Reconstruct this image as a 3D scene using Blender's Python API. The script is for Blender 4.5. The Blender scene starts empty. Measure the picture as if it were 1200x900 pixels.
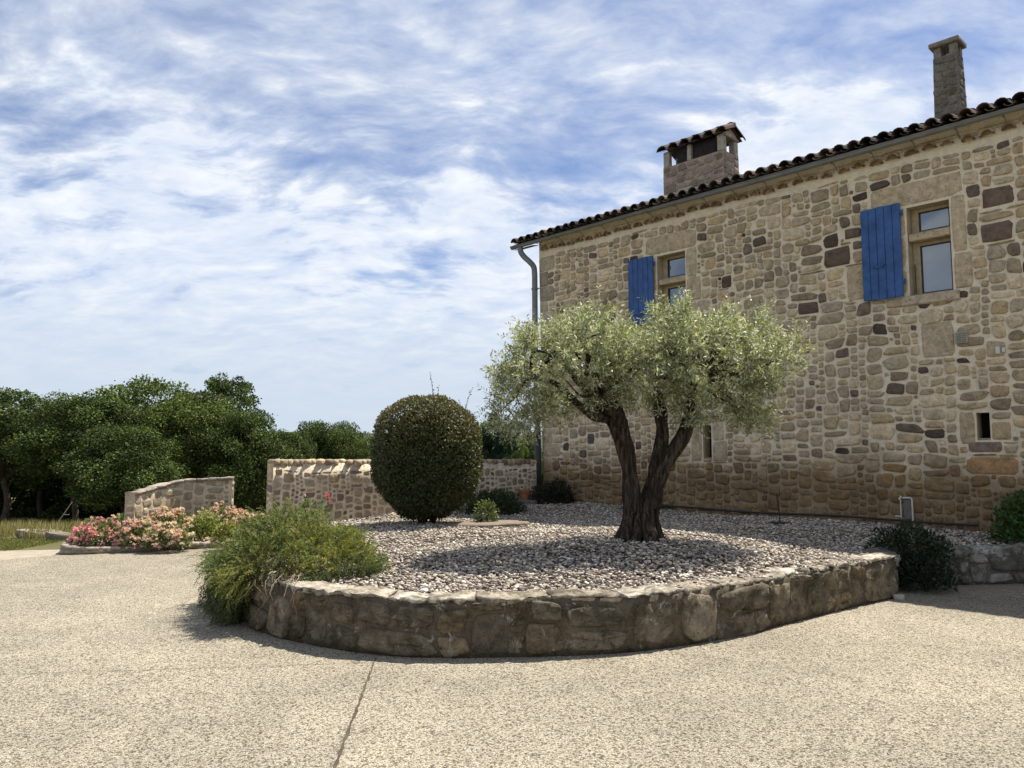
import bpy, math, random
import numpy as np
from math import radians as R
random.seed(7)
RNG = np.random.default_rng(11)
scn = bpy.context.scene
col = scn.collection

# ------------------------------------------------------------------ camera
F_PX, W_PX, H_PX, CAM_H = 900.0, 1200.0, 900.0, 1.6
PITCH = math.atan(82 / 900)
cam_d = bpy.data.cameras.new("camera")
cam_d.sensor_fit = 'HORIZONTAL'
cam_d.sensor_width = 36.0
cam_d.lens = 36.0 * F_PX / W_PX
cam_d.clip_start, cam_d.clip_end = 0.05, 20000
cam = bpy.data.objects.new("camera", cam_d)
cam.location = (0, 0, CAM_H)
cam.rotation_euler = (R(90) + PITCH, 0, 0)
col.objects.link(cam)
scn.camera = cam

# ------------------------------------------------------------------ sun and sky
SH = np.array([-0.40, -0.335, -1.0])              # shadow vector per metre of height
SUN_EL = math.atan2(1.0, math.hypot(SH[0], SH[1]))
SUN_AZ = math.atan2(-SH[0], -SH[1])
sun_d = bpy.data.lights.new("sun", 'SUN')
sun_d.energy = 5.0
sun_d.angle = R(0.55)
sun_d.color = (1.0, 0.94, 0.84)
sun = bpy.data.objects.new("sun", sun_d)
sun.rotation_euler = (math.pi / 2 - SUN_EL, 0, math.pi - SUN_AZ)
sun.location = (20, 20, 40)
col.objects.link(sun)
scn.view_settings.view_transform = 'Standard'
scn.view_settings.look = 'None'
scn.view_settings.gamma = 1.0
scn.view_settings.exposure = 0.76
scn.view_settings.use_curve_mapping = False


class NT:
    """small helper to wire nodes"""
    def __init__(self, tree):
        self.t = tree
        self.n = tree.nodes
        self.n.clear()

    def node(self, kind, props=None, **inp):
        nd = self.n.new(kind)
        for k, v in (props or {}).items():
            setattr(nd, k, v)
        for k, v in inp.items():
            key = k.replace('_', ' ')
            s = None
            for cand in nd.inputs:
                if cand.name.lower() == key.lower() and cand.enabled:
                    s = cand
                    break
            if s is None:
                s = nd.inputs[int(k[1:])]
            self.put(s, v)
        return nd

    def put(self, s, v):
        if isinstance(v, bpy.types.NodeSocket):
            self.t.links.new(v, s)
        elif isinstance(v, bpy.types.Node):
            self.t.links.new(v.outputs[0], s)
        else:
            if isinstance(v, (tuple, list)) and len(v) == 3 and s.type == 'RGBA':
                v = (*v, 1)
            s.default_value = v

    def math(self, op, a, b=0.0, c=0.0, clamp=False):
        nd = self.n.new('ShaderNodeMath')
        nd.operation = op
        nd.use_clamp = clamp
        for s, v in zip(nd.inputs, (a, b, c)):
            self.put(s, v)
        return nd.outputs[0]

    def mix(self, f, a, b, mode='MIX'):
        nd = self.n.new('ShaderNodeMix')
        nd.data_type = 'RGBA'
        nd.blend_type = mode
        self.put(nd.inputs[0], f)
        self.put(nd.inputs[6], a)
        self.put(nd.inputs[7], b)
        return nd.outputs[2]

    def ramp(self, f, stops, interp='LINEAR'):
        nd = self.n.new('ShaderNodeValToRGB')
        nd.color_ramp.interpolation = interp
        e = nd.color_ramp.elements
        while len(e) > 1:
            e.remove(e[-1])
        for i, (p, c) in enumerate(stops):
            el = e[0] if i == 0 else e.new(p)
            el.position = p
            el.color = (*c, 1) if len(c) == 3 else c
        self.put(nd.inputs[0], f)
        return nd.outputs[0]

    def maprange(self, v, a, b, c=0.0, d=1.0, smooth=False):
        nd = self.n.new('ShaderNodeMapRange')
        nd.interpolation_type = 'SMOOTHSTEP' if smooth else 'LINEAR'
        for s, x in zip(nd.inputs[:5], (v, a, b, c, d)):
            self.put(s, x)
        return nd.outputs[0]

    def noise(self, vec, scale, detail=3.0, rough=0.55, dist=0.0):
        nd = self.n.new('ShaderNodeTexNoise')
        self.put(nd.inputs['Vector'], vec)
        nd.inputs['Scale'].default_value = scale
        nd.inputs['Detail'].default_value = detail
        nd.inputs['Roughness'].default_value = rough
        nd.inputs['Distortion'].default_value = dist
        return nd.outputs[0]

    def vmath(self, op, a, b=(0, 0, 0)):
        nd = self.n.new('ShaderNodeVectorMath')
        nd.operation = op
        self.put(nd.inputs[0], a)
        self.put(nd.inputs[1], b)
        return nd.outputs[0]


world = bpy.data.worlds.new("World")
scn.world = world
world.use_nodes = True


def build_world():
    w = NT(world.node_tree)
    tc = w.node('ShaderNodeTexCoord')
    dirv = tc.outputs['Generated']
    sep = w.node('ShaderNodeSeparateXYZ', None, Vector=dirv)
    x, y, z = sep.outputs
    sky = w.n.new('ShaderNodeTexSky')
    sky.sky_type = 'NISHITA'
    sky.sun_disc = False
    sky.sun_elevation = SUN_EL
    sky.sun_rotation = SUN_AZ
    sky.altitude = 300
    sky.air_density = 1.0
    sky.dust_density = 0.6
    sky.ozone_density = 2.5
    skyc = w.mix(1.0, sky.outputs[0], (0.93, 0.95, 1.08, 1), 'MULTIPLY')
    bg_sky = w.node('ShaderNodeBackground', None, Color=skyc, Strength=0.068)
    # cirrus layer: a sheet of thin cloud seen in perspective
    zz = w.math('MAXIMUM', w.math('ADD', z, 0.30), 0.05)
    px = w.math('DIVIDE', x, zz)
    py = w.math('DIVIDE', y, zz)
    p = w.node('ShaderNodeCombineXYZ', None, X=px, Y=py, Z=0.0).outputs[0]
    warp = w.n.new('ShaderNodeTexNoise')
    w.put(warp.inputs['Vector'], p)
    warp.inputs['Scale'].default_value = 2.2
    warp.inputs['Detail'].default_value = 4.0
    wv = w.vmath('SCALE', w.vmath('SUBTRACT', warp.outputs['Color'], (0.5, 0.5, 0.5)))
    wv.node.inputs['Scale'].default_value = 0.21
    p2 = w.vmath('ADD', p, wv)
    mp = w.node('ShaderNodeMapping', None, Vector=p2, Rotation=(0, 0, R(35)), Scale=(1.0, 1.25, 1.0))
    mp.inputs['Location'].default_value = (5.3, 2.6, 0.0)
    big = w.noise(mp.outputs[0], 2.4, 3, 0.5, 0.0)
    mp2 = w.node('ShaderNodeMapping', None, Vector=p2, Rotation=(0, 0, R(-40)), Scale=(0.8, 1.5, 1.0))
    fine = w.noise(mp2.outputs[0], 6.5, 8, 0.58, 0.15)
    mp3 = w.node('ShaderNodeMapping', None, Vector=p2, Rotation=(0, 0, R(30)), Scale=(0.8, 1.4, 1.0))
    fine2 = w.noise(mp3.outputs[0], 15.0, 8, 0.60, 0.08)
    s = w.math('ADD', w.math('ADD', w.math('MULTIPLY', big, 0.50), w.math('MULTIPLY', fine, 0.32)), w.math('MULTIPLY', fine2, 0.18))
    cov = w.maprange(s, 0.345, 0.62, 0.0, 1.0, False)
    # thicker veil low down, ragged along its upper edge
    lowz = w.math('ADD', z, w.math('MULTIPLY', w.math('SUBTRACT', s, 0.5), -0.9))
    low = w.maprange(lowz, 0.17, 0.42, 1.0, 0.0, True)
    cov = w.math('ADD', w.math('MULTIPLY', cov, 0.92), w.math('MULTIPLY', low, 0.75), clamp=True)
    cov = w.math('MINIMUM', cov, 0.97)
    tone = w.math('ADD', w.math('MULTIPLY', fine, 0.55), w.math('MULTIPLY', fine2, 0.45))
    ccol = w.ramp(tone, [(0.34, (0.58, 0.68, 0.88)), (0.5, (0.74, 0.81, 0.93)), (0.64, (0.92, 0.95, 0.985))])
    hz = w.maprange(z, 0.05, 0.24, 1.0, 0.0, True)
    ccol = w.mix(w.math('MULTIPLY', hz, 0.9), ccol, (0.60, 0.69, 0.80))
    bg_c = w.node('ShaderNodeBackground', None, Color=ccol, Strength=0.62)
    mx = w.node('ShaderNodeMixShader', None, i0=cov, i1=bg_sky.outputs[0], i2=bg_c.outputs[0])
    w.node('ShaderNodeOutputWorld', None, Surface=mx.outputs[0])


build_world()

# ------------------------------------------------------------------ helpers


def gp(px, py, z):
    """where the sight line of a photo pixel meets height z (site survey from the photograph)"""
    x = (px - 600) / F_PX
    y = (450 - py) / F_PX
    r = np.array([x, math.cos(PITCH) - y * math.sin(PITCH), math.sin(PITCH) + y * math.cos(PITCH)])
    return r * ((z - CAM_H) / r[2]) + np.array([0, 0, CAM_H])


def tag(o, label=None, cat=None, group=None, kind=None):
    if label: o['label'] = label
    if cat: o['category'] = cat
    if group: o['group'] = group
    if kind: o['kind'] = kind
    return o


def empty(name, loc=(0, 0, 0), rz=0.0):
    o = bpy.data.objects.new(name, None)
    o.location = loc
    o.rotation_euler = (0, 0, rz)
    o.empty_display_size = 0.2
    col.objects.link(o)
    return o


def link(name, me, parent=None):
    o = bpy.data.objects.new(name, me)
    col.objects.link(o)
    if parent is not None:
        o.parent = parent
    return o


def mesh_np(name, V, faces, mats, C=None, midx=None, smooth=False):
    """faces: list of int arrays (n,k)"""
    me = bpy.data.meshes.new(name)
    V = np.asarray(V, dtype=np.float32)
    if not isinstance(faces, (list, tuple)):
        faces = [faces]
    faces = [np.asarray(f, dtype=np.int32) for f in faces if len(f)]
    me.vertices.add(len(V))
    me.vertices.foreach_set('co', V.ravel())
    li = np.concatenate([f.ravel() for f in faces])
    tot = np.concatenate([np.full(len(f), f.shape[1], np.int32) for f in faces])
    st = np.concatenate([[0], np.cumsum(tot)[:-1]]).astype(np.int32)
    me.loops.add(len(li))
    me.loops.foreach_set('vertex_index', li)
    me.polygons.add(len(tot))
    me.polygons.foreach_set('loop_start', st)
    me.polygons.foreach_set('loop_total', tot)
    if midx is not None:
        me.polygons.foreach_set('material_index', np.asarray(midx, np.int32))
    if smooth:
        me.polygons.foreach_set('use_smooth', np.ones(len(tot), bool))
    if C is not None:
        C = np.asarray(C, np.float32)
        if C.shape[1] == 3:
            C = np.hstack([C, np.ones((len(C), 1), np.float32)])
        a = me.color_attributes.new('Col', 'FLOAT_COLOR', 'POINT')
        a.data.foreach_set('color', C.ravel())
    for m in (mats if isinstance(mats, (list, tuple)) else [mats]):
        me.materials.append(m)
    me.update(calc_edges=True)
    me.validate()
    return me


class MB:
    """collects boxes, tubes and loose faces for one mesh"""
    def __init__(self):
        self.v, self.f, self.c, self.m = [], [], [], []
        self.color = (1, 1, 1)
        self.mi = 0

    def add(self, V, F):
        b = len(self.v)
        for p in V:
            self.v.append(tuple(p))
            self.c.append(self.color)
        for f in F:
            self.f.append(tuple(i + b for i in f))
            self.m.append(self.mi)

    def box(self, lo, hi, jit=0.0, bevel=0.0):
        x0, y0, z0 = lo
        x1, y1, z1 = hi
        if bevel <= 0:
            V = [(x0, y0, z0), (x1, y0, z0), (x1, y1, z0), (x0, y1, z0), (x0, y0, z1), (x1, y0, z1), (x1, y1, z1), (x0, y1, z1)]
            if jit:
                V = [tuple(c + random.uniform(-jit, jit) for c in p) for p in V]
            self.add(V, [(0, 3, 2, 1), (4, 5, 6, 7), (0, 1, 5, 4), (1, 2, 6, 5), (2, 3, 7, 6), (3, 0, 4, 7)])
            return
        b = bevel
        V = []
        idx = {}
        for sx in (0, 1):
            for sy in (0, 1):
                for sz in (0, 1):
                    X, Y, Z = (x0, x1)[sx], (y0, y1)[sy], (z0, z1)[sz]
                    dx, dy, dz = (b if sx == 0 else -b), (b if sy == 0 else -b), (b if sz == 0 else -b)
                    j = [random.uniform(-jit, jit) for _ in range(3)]
                    for ax in range(3):
                        p = [X + dx, Y + dy, Z + dz]
                        p[ax] = (X, Y, Z)[ax]
                        idx[(sx, sy, sz, ax)] = len(V)
                        V.append(tuple(p[i] + j[i] for i in range(3)))
        Fc = []
        def I(s, ax): return idx[(*s, ax)]
        for ax in range(3):
            o1, o2 = [a for a in range(3) if a != ax]
            for sgn in (0, 1):
                q = []
                for a, c in ((0, 0), (1, 0), (1, 1), (0, 1)):
                    s = [0, 0, 0]; s[ax] = sgn; s[o1] = a; s[o2] = c
                    q.append(I(s, ax))
                flip = (sgn == 0) ^ (ax == 1)
                Fc.append(tuple(reversed(q)) if flip else tuple(q))
        for ax in range(3):
            o1, o2 = [a for a in range(3) if a != ax]
            for a in (0, 1):
                for c in (0, 1):
                    s0 = [0, 0, 0]; s0[o1] = a; s0[o2] = c; s0[ax] = 0
                    s1 = list(s0); s1[ax] = 1
                    Fc.append((I(s0, o1), I(s1, o1), I(s1, o2), I(s0, o2)))
        for sx in (0, 1):
            for sy in (0, 1):
                for sz in (0, 1):
                    Fc.append((I((sx, sy, sz), 0), I((sx, sy, sz), 1), I((sx, sy, sz), 2)))
        self.add(V, Fc)

    def tube(self, pts, rad, n=8, cap=True, ridge=None):
        pts = [np.array(p, float) for p in pts]
        if np.isscalar(rad):
            rad = [rad] * len(pts)
        V, Fc = [], []
        t0 = pts[1] - pts[0]
        t0 /= np.linalg.norm(t0)
        u = np.cross(t0, (0.13, 0.9, 0.31))
        u /= np.linalg.norm(u)
        acc = 0.0
        for i, p in enumerate(pts):
            t = pts[min(i + 1, len(pts) - 1)] - pts[max(i - 1, 0)]
            t /= (np.linalg.norm(t) + 1e-9)
            u = u - t * np.dot(u, t)
            u /= np.linalg.norm(u)
            w = np.cross(t, u)
            if i: acc += np.linalg.norm(pts[i] - pts[i - 1])
            for k in range(n):
                a = 2 * math.pi * k / n
                r = rad[i] * (ridge(a, acc) if ridge else 1.0)
                V.append(p + r * (math.cos(a) * u + math.sin(a) * w))
        for i in range(len(pts) - 1):
            for k in range(n):
                k2 = (k + 1) % n
                Fc.append((i * n + k, i * n + k2, (i + 1) * n + k2, (i + 1) * n + k))
        if cap:
            Fc.append(tuple(reversed(range(n))))
            Fc.append(tuple(range((len(pts) - 1) * n, len(pts) * n)))
        self.add(V, Fc)

    def build(self, name, mats, parent=None, smooth=False):
        me = bpy.data.meshes.new(name)
        me.from_pydata(self.v, [], self.f)
        a = me.color_attributes.new('Col', 'FLOAT_COLOR', 'POINT')
        a.data.foreach_set('color', np.hstack([np.array(self.c, np.float32), np.ones((len(self.c), 1), np.float32)]).ravel())
        for m in (mats if isinstance(mats, (list, tuple)) else [mats]):
            me.materials.append(m)
        me.polygons.foreach_set('material_index', np.array(self.m, np.int32))
        if smooth:
            me.polygons.foreach_set('use_smooth', np.ones(len(self.f), bool))
        me.update()
        return link(name, me, parent)


def smooth_path(pts, n):
    """Catmull-Rom through pts, n samples evenly spaced by length"""
    P = [np.array(p, float) for p in pts]
    P = [2 * P[0] - P[1]] + P + [2 * P[-1] - P[-2]]
    out = []
    for i in range(1, len(P) - 2):
        for t in np.linspace(0, 1, 24, endpoint=False):
            a, b, c, d = P[i - 1], P[i], P[i + 1], P[i + 2]
            out.append(0.5 * ((2 * b) + (c - a) * t + (2 * a - 5 * b + 4 * c - d) * t * t + (3 * b - a - 3 * c + d) * t ** 3))
    out.append(P[-2])
    out = np.array(out)
    L = np.concatenate([[0], np.cumsum(np.linalg.norm(np.diff(out, axis=0), axis=1))])
    s = np.linspace(0, L[-1], n)
    return np.stack([np.interp(s, L, out[:, k]) for k in range(out.shape[1])], 1), L[-1]


def wob(x, y, z=0.0, s=1.0, seed=0):
    """smooth pseudo noise, roughly -1..1, vectorised"""
    r = 0
    g = np.random.default_rng(seed)
    for k in range(6):
        a = g.normal(size=3) * s * (1.0 + 0.45 * k)
        r = r + np.sin(a[0] * x + a[1] * y + a[2] * z + g.uniform(0, 6.28)) / (1 + 0.35 * k)
    return r / 3.0


# ------------------------------------------------------------------ materials
def mat(name):
    m = bpy.data.materials.new(name)
    m.use_nodes = True
    return m, NT(m.node_tree)


def finish(n, color, rough=0.9, normal=None, spec=0.2, **kw):
    b = n.node('ShaderNodeBsdfPrincipled')
    n.put(b.inputs['Base Color'], color)
    n.put(b.inputs['Roughness'], rough)
    n.put(b.inputs['Specular IOR Level'], spec)
    for k, v in kw.items():
        n.put(b.inputs[k.replace('_', ' ')], v)
    if normal is not None:
        n.put(b.inputs['Normal'], normal)
    n.node('ShaderNodeOutputMaterial', None, Surface=b.outputs[0])
    return b


def bump(n, h, strength=0.5, dist=0.02, normal=None):
    nd = n.node('ShaderNodeBump')
    n.put(nd.inputs['Height'], h)
    nd.inputs['Strength'].default_value = strength
    nd.inputs['Distance'].default_value = dist
    if normal is not None:
        n.put(nd.inputs['Normal'], normal)
    return nd.outputs[0]


def colattr(n):
    a = n.node('ShaderNodeAttribute')
    a.attribute_name = 'Col'
    return a.outputs['Color']


def mat_simple(name, c, rough=0.6, var=0.15, scale=8.0, spec=0.3, bmp=0.0, metal=0.0):
    m, n = mat(name)
    tc = n.node('ShaderNodeTexCoord').outputs['Object']
    nz = n.noise(tc, scale, 5, 0.6)
    f = n.maprange(nz, 0.3, 0.7, 1 - var, 1 + var)
    c2 = n.mix(1.0, (*c, 1), n.node('ShaderNodeCombineColor', None, Red=f, Green=f, Blue=f).outputs[0], 'MULTIPLY')
    nm = bump(n, n.noise(tc, scale * 4, 4, 0.6), bmp, 0.01) if bmp else None
    finish(n, c2, rough, nm, spec, Metallic=metal)
    return m


def mat_stone(name, var=0.35, bmp=0.55, lower=False, lichen=False, grain=1.0, dist=0.025, blotch=0.0):
    """stone whose own colour comes per block, with grain, pits and staining"""
    m, n = mat(name)
    pos = n.node('ShaderNodeNewGeometry').outputs['Position']
    base = colattr(n)
    n1 = n.noise(pos, 9 * grain, 6, 0.65)
    n2 = n.noise(pos, 55 * grain, 4, 0.7)
    f = n.math('MULTIPLY', n.maprange(n1, 0.25, 0.75, 1 - var, 1 + var), n.maprange(n2, 0.25, 0.75, 0.78, 1.22))
    c = n.mix(1.0, base, n.node('ShaderNodeCombineColor', None, Red=f, Green=f, Blue=f).outputs[0], 'MULTIPLY')
    if blotch:
        bl = n.maprange(n.noise(pos, 19, 6, 0.72, 0.5), 0.52, 0.68, 0.0, blotch, True)
        c = n.mix(bl, c, n.mix(1.0, base, (0.36, 0.33, 0.30, 1), 'MULTIPLY'))
    if lower:
        z = n.node('ShaderNodeSeparateXYZ', None, Vector=pos).outputs[2]
        zz = n.math('ADD', z, n.math('MULTIPLY', n.math('SUBTRACT', n.noise(pos, 1.1, 5, 0.6), 0.5), 1.1))
        k = n.maprange(zz, 1.05, 1.75, 1.0, 0.0, True)
        och = n.ramp(n.noise(pos, 2.4, 6, 0.65, 0.4), [(0.3, (0.13, 0.09, 0.05)), (0.5, (0.22, 0.14, 0.066)), (0.68, (0.26, 0.195, 0.115))])
        oc2 = n.mix(1.0, och, n.node('ShaderNodeCombineColor', None, Red=f, Green=f, Blue=f).outputs[0], 'MULTIPLY')
        c = n.mix(n.math('MULTIPLY', k, 0.82), c, oc2)
        # soft weather stains higher up
        st = n.maprange(n.noise(pos, 0.7, 6, 0.7, 0.6), 0.54, 0.78, 0.0, 0.22, True)
        c = n.mix(st, c, (0.27, 0.215, 0.14))
    if lichen:
        l1 = n.maprange(n.noise(pos, 7, 6, 0.7, 0.8), 0.585, 0.67, 0.0, 0.75, True)
        c = n.mix(l1, c, (0.46, 0.44, 0.38))
        l2 = n.maprange(n.noise(pos, 4.1, 7, 0.75, 0.7), 0.44, 0.62, 0.0, 0.75, True)
        c = n.mix(l2, c, (0.055, 0.046, 0.026))
        l3 = n.maprange(n.noise(pos, 17, 5, 0.75, 0.5), 0.54, 0.66, 0.0, 0.55, True)
        c = n.mix(l3, c, (0.035, 0.03, 0.022))
    h = n.math('ADD', n.math('MULTIPLY', n1, 0.8), n.math('MULTIPLY', n2, 0.35))
    finish(n, c, 0.93, bump(n, h, bmp, dist), 0.12)
    return m


def mat_leaf(name, rough=0.5, spec=0.35, trans=0.35):
    m, n = mat(name)
    base = colattr(n)
    b = n.node('ShaderNodeBsdfPrincipled')
    n.put(b.inputs['Base Color'], base)
    b.inputs['Roughness'].default_value = rough
    b.inputs['Specular IOR Level'].default_value = spec
    t = n.node('ShaderNodeBsdfTranslucent')
    n.put(t.inputs['Color'], n.mix(1.0, base, (1.2, 1.22, 0.65, 1), 'MULTIPLY'))
    mx = n.node('ShaderNodeMixShader', None, i0=trans, i1=b.outputs[0], i2=t.outputs[0])
    n.node('ShaderNodeOutputMaterial', None, Surface=mx.outputs[0])
    return m


M_STONE = mat_stone('rubble_stone', var=0.4, bmp=1.0, lower=True, blotch=0.7)
M_MORTAR = mat_stone('lime_mortar', var=0.16, bmp=0.9, lower=True, blotch=0.15)
M_WALLSTONE = mat_stone('field_stone', var=0.35, bmp=0.8, blotch=0.5)
M_BEDSTONE = mat_stone('mossy_stone', var=0.5, lichen=True, bmp=1.0, dist=0.05)
M_BEDMORTAR = mat_stone('old_mortar', var=0.35, lichen=True, bmp=1.0)
M_CAP = mat_stone('weathered_cap_stone', var=0.55, bmp=1.0, lichen=True)
M_TILE = mat_stone('clay_tile', var=0.45, bmp=0.3)
M_PEBBLE = mat_stone('bed_pebble', var=0.15, bmp=0.2)
M_BARK = None
M_LEAF = mat_leaf('leaf')
M_TREELEAF = mat_leaf('tree_leaf', 0.65, 0.12, 0.2)
M_OLIVE = mat_leaf('olive_leaf', 0.45, 0.45, 0.34)
M_GLOSSLEAF = mat_leaf('glossy_leaf', 0.5, 0.35, 0.25)
M_PETAL = mat_leaf('petal', 0.7, 0.15, 0.35)
M_BLUE = mat_simple('blue_shutter_paint', (0.040, 0.100, 0.262), 0.6, 0.28, 7, 0.25, 0.15)
M_ZINC = mat_simple('painted_zinc', (0.17, 0.18, 0.175), 0.45, 0.2, 5, 0.45)
M_WOODFRAME = mat_simple('window_wood', (0.37, 0.30, 0.19), 0.55, 0.2, 14, 0.3)
M_DARK = mat_simple('dark_interior', (0.012, 0.011, 0.010), 0.9, 0.2, 4, 0.05)
M_IRON = mat_simple('dark_iron', (0.03, 0.028, 0.027), 0.55, 0.3, 20, 0.4)
M_HOSE = mat_simple('black_pipe', (0.025, 0.022, 0.024), 0.5, 0.2, 20, 0.4)
M_PVC = mat_simple('grey_white_pipe', (0.55, 0.53, 0.48), 0.45, 0.12, 10, 0.4)
M_POT = mat_simple('terracotta', (0.34, 0.14, 0.065), 0.85, 0.25, 12, 0.2)
M_GRILLE = mat_simple('grille_metal', (0.30, 0.28, 0.23), 0.6, 0.15, 10, 0.3)
M_GRILLE_D = mat_simple('grille_slot', (0.16, 0.15, 0.125), 0.7, 0.2, 10, 0.2)


def make_bark():
    m, n = mat('olive_bark')
    pos = n.node('ShaderNodeNewGeometry').outputs['Position']
    mp = n.node('ShaderNodeMapping', None, Vector=pos, Scale=(13, 13, 1.7))
    n1 = n.noise(mp.outputs[0], 2.2, 6, 0.65, 0.6)
    n2 = n.noise(pos, 40, 4, 0.7)
    c = n.ramp(n1, [(0.34, (0.012, 0.009, 0.007)), (0.5, (0.05, 0.037, 0.027)), (0.68, (0.15, 0.115, 0.085))])
    h = n.math('ADD', n1, n.math('MULTIPLY', n2, 0.25))
    finish(n, c, 0.95, bump(n, h, 1.0, 0.05), 0.1)
    return m


M_BARK = make_bark()


def make_glass():
    m, n = mat('window_glass')
    pos = n.node('ShaderNodeNewGeometry').outputs['Position']
    nm = bump(n, n.noise(pos, 1.3, 2, 0.5), 0.02, 0.05)
    g = n.node('ShaderNodeBsdfGlossy', None, Color=(0.72, 0.78, 0.84), Roughness=0.03)
    n.put(g.inputs['Normal'], nm)
    d = n.node('ShaderNodeBsdfDiffuse', None, Color=(0.10, 0.12, 0.14))
    mx = n.node('ShaderNodeMixShader', None, i0=0.22, i1=d.outputs[0], i2=g.outputs[0])
    n.node('ShaderNodeOutputMaterial', None, Surface=mx.outputs[0])
    return m


M_GLASS = make_glass()


def make_paving():
    m, n = mat('exposed_aggregate_paving')
    pos = n.node('ShaderNodeNewGeometry').outputs['Position']
    v = n.node('ShaderNodeTexVoronoi', None, Vector=pos, Scale=125.0)
    v2 = n.node('ShaderNodeTexVoronoi', None, Vector=pos, Scale=70.0)
    sc = n.node('ShaderNodeSeparateColor', None, Color=v.outputs['Color'])
    c = n.ramp(sc.outputs[0], [(0.0, (0.15, 0.125, 0.10)), (0.20, (0.30, 0.25, 0.19)), (0.34, (0.52, 0.455, 0.36)),
                               (0.55, (0.62, 0.56, 0.43)), (0.8, (0.72, 0.67, 0.55)), (1.0, (0.80, 0.77, 0.68))])
    edge = n.maprange(v.outputs['Distance'], 0.25, 0.75, 1.0, 0.62)
    c = n.mix(1.0, c, n.node('ShaderNodeCombineColor', None, Red=edge, Green=edge, Blue=edge).outputs[0], 'MULTIPLY')
    s2 = n.node('ShaderNodeSeparateColor', None, Color=v2.outputs['Color'])
    c = n.mix(n.maprange(s2.outputs[1], 0.86, 0.9, 0.0, 0.75), c, (0.10, 0.08, 0.06))
    # broad wear: paler traffic lanes, greyer damp patches, fine dust
    w1 = n.noise(pos, 0.42, 5, 0.6, 0.4)
    f1 = n.maprange(w1, 0.3, 0.7, 0.76, 1.14)
    w2 = n.noise(pos, 2.3, 6, 0.65)
    f2 = n.maprange(w2, 0.3, 0.7, 0.9, 1.1)
    f = n.math('MULTIPLY', f1, f2)
    c = n.mix(1.0, c, n.node('ShaderNodeCombineColor', None, Red=f, Green=f, Blue=f).outputs[0], 'MULTIPLY')
    st = n.maprange(n.noise(pos, 0.9, 7, 0.72, 0.9), 0.56, 0.72, 0.0, 0.34, True)
    c = n.mix(st, c, (0.27, 0.24, 0.20))
    c = n.mix(1.0, c, (0.685, 0.668, 0.63, 1), 'MULTIPLY')
    h = n.math('MULTIPLY', v.outputs['Distance'], -1.0)
    finish(n, c, 0.9, bump(n, h, 0.75, 0.008), 0.15)
    return m


M_PAVE = make_paving()


def make_terrain():
    m, n = mat('dry_meadow')
    pos = n.node('ShaderNodeNewGeometry').outputs['Position']
    c = n.ramp(n.noise(pos, 0.35, 7, 0.65), [(0.3, (0.045, 0.055, 0.022)), (0.5, (0.11, 0.10, 0.045)), (0.7, (0.21, 0.175, 0.09))])
    far = n.node('ShaderNodeVectorMath', {'operation': 'LENGTH'}, i0=pos).outputs['Value']
    wood = n.ramp(n.noise(pos, 0.012, 6, 0.6), [(0.35, (0.03, 0.05, 0.025)), (0.65, (0.07, 0.085, 0.045))])
    c = n.mix(n.maprange(far, 60, 160), c, wood)
    finish(n, c, 0.95, bump(n, n.noise(pos, 6, 5, 0.6), 0.5, 0.05), 0.1)
    return m


M_TERRAIN = make_terrain()
M_SOIL = mat_simple('bed_soil', (0.07, 0.056, 0.046), 0.95, 0.35, 9, 0.1, 0.6)
M_PATH = mat_simple('dusty_path', (0.31, 0.27, 0.21), 0.95, 0.2, 5, 0.1, 0.5)
M_JOINT = mat_simple('joint_filler', (0.085, 0.07, 0.05), 0.95, 0.4, 14, 0.1, 0.4)

# ------------------------------------------------------------------ leaves


def rand_unit(n, rng):
    v = rng.normal(size=(n, 3))
    return v / np.linalg.norm(v, axis=1, keepdims=True)


def leaf_quads(P, D, N, L, Wd, C, bend=0.12):
    """diamond leaves: base P, direction D, face normal N, length L, width Wd"""
    D = D / (np.linalg.norm(D, axis=1, keepdims=True) + 1e-9)
    S = np.cross(D, N)
    S /= (np.linalg.norm(S, axis=1, keepdims=True) + 1e-9)
    Nn = np.cross(S, D)
    L = np.asarray(L)[:, None]
    Wd = np.asarray(Wd)[:, None]
    a = P
    b = P + D * L * 0.48 + S * Wd * 0.5 + Nn * L * bend * 0.5
    c = P + D * L
    d = P + D * L * 0.48 - S * Wd * 0.5 + Nn * L * bend * 0.5
    V = np.stack([a, b, c, d], 1).reshape(-1, 3)
    Fc = np.arange(len(V), dtype=np.int32).reshape(-1, 4)
    Cc = np.repeat(C, 4, axis=0)
    return V, Fc, Cc


def pick(palette, n, rng, var=0.15):
    pal = np.array(palette, float)
    c = pal[rng.integers(0, len(pal), n)]
    return np.clip(c * rng.uniform(1 - var, 1 + var, (n, 1)), 0, 1)


ICO_V = None


def ico():
    t = (1 + 5 ** 0.5) / 2
    v = np.array([(-1, t, 0), (1, t, 0), (-1, -t, 0), (1, -t, 0), (0, -1, t), (0, 1, t), (0, -1, -t), (0, 1, -t), (t, 0, -1), (t, 0, 1), (-t, 0, -1), (-t, 0, 1)], float)
    v /= np.linalg.norm(v[0])
    f = np.array([(0, 11, 5), (0, 5, 1), (0, 1, 7), (0, 7, 10), (0, 10, 11), (1, 5, 9), (5, 11, 4), (11, 10, 2), (10, 7, 6), (7, 1, 8),
                  (3, 9, 4), (3, 4, 2), (3, 2, 6), (3, 6, 8), (3, 8, 9), (4, 9, 5), (2, 4, 11), (6, 2, 10), (8, 6, 7), (9, 8, 1)], np.int32)
    return v, f


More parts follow.
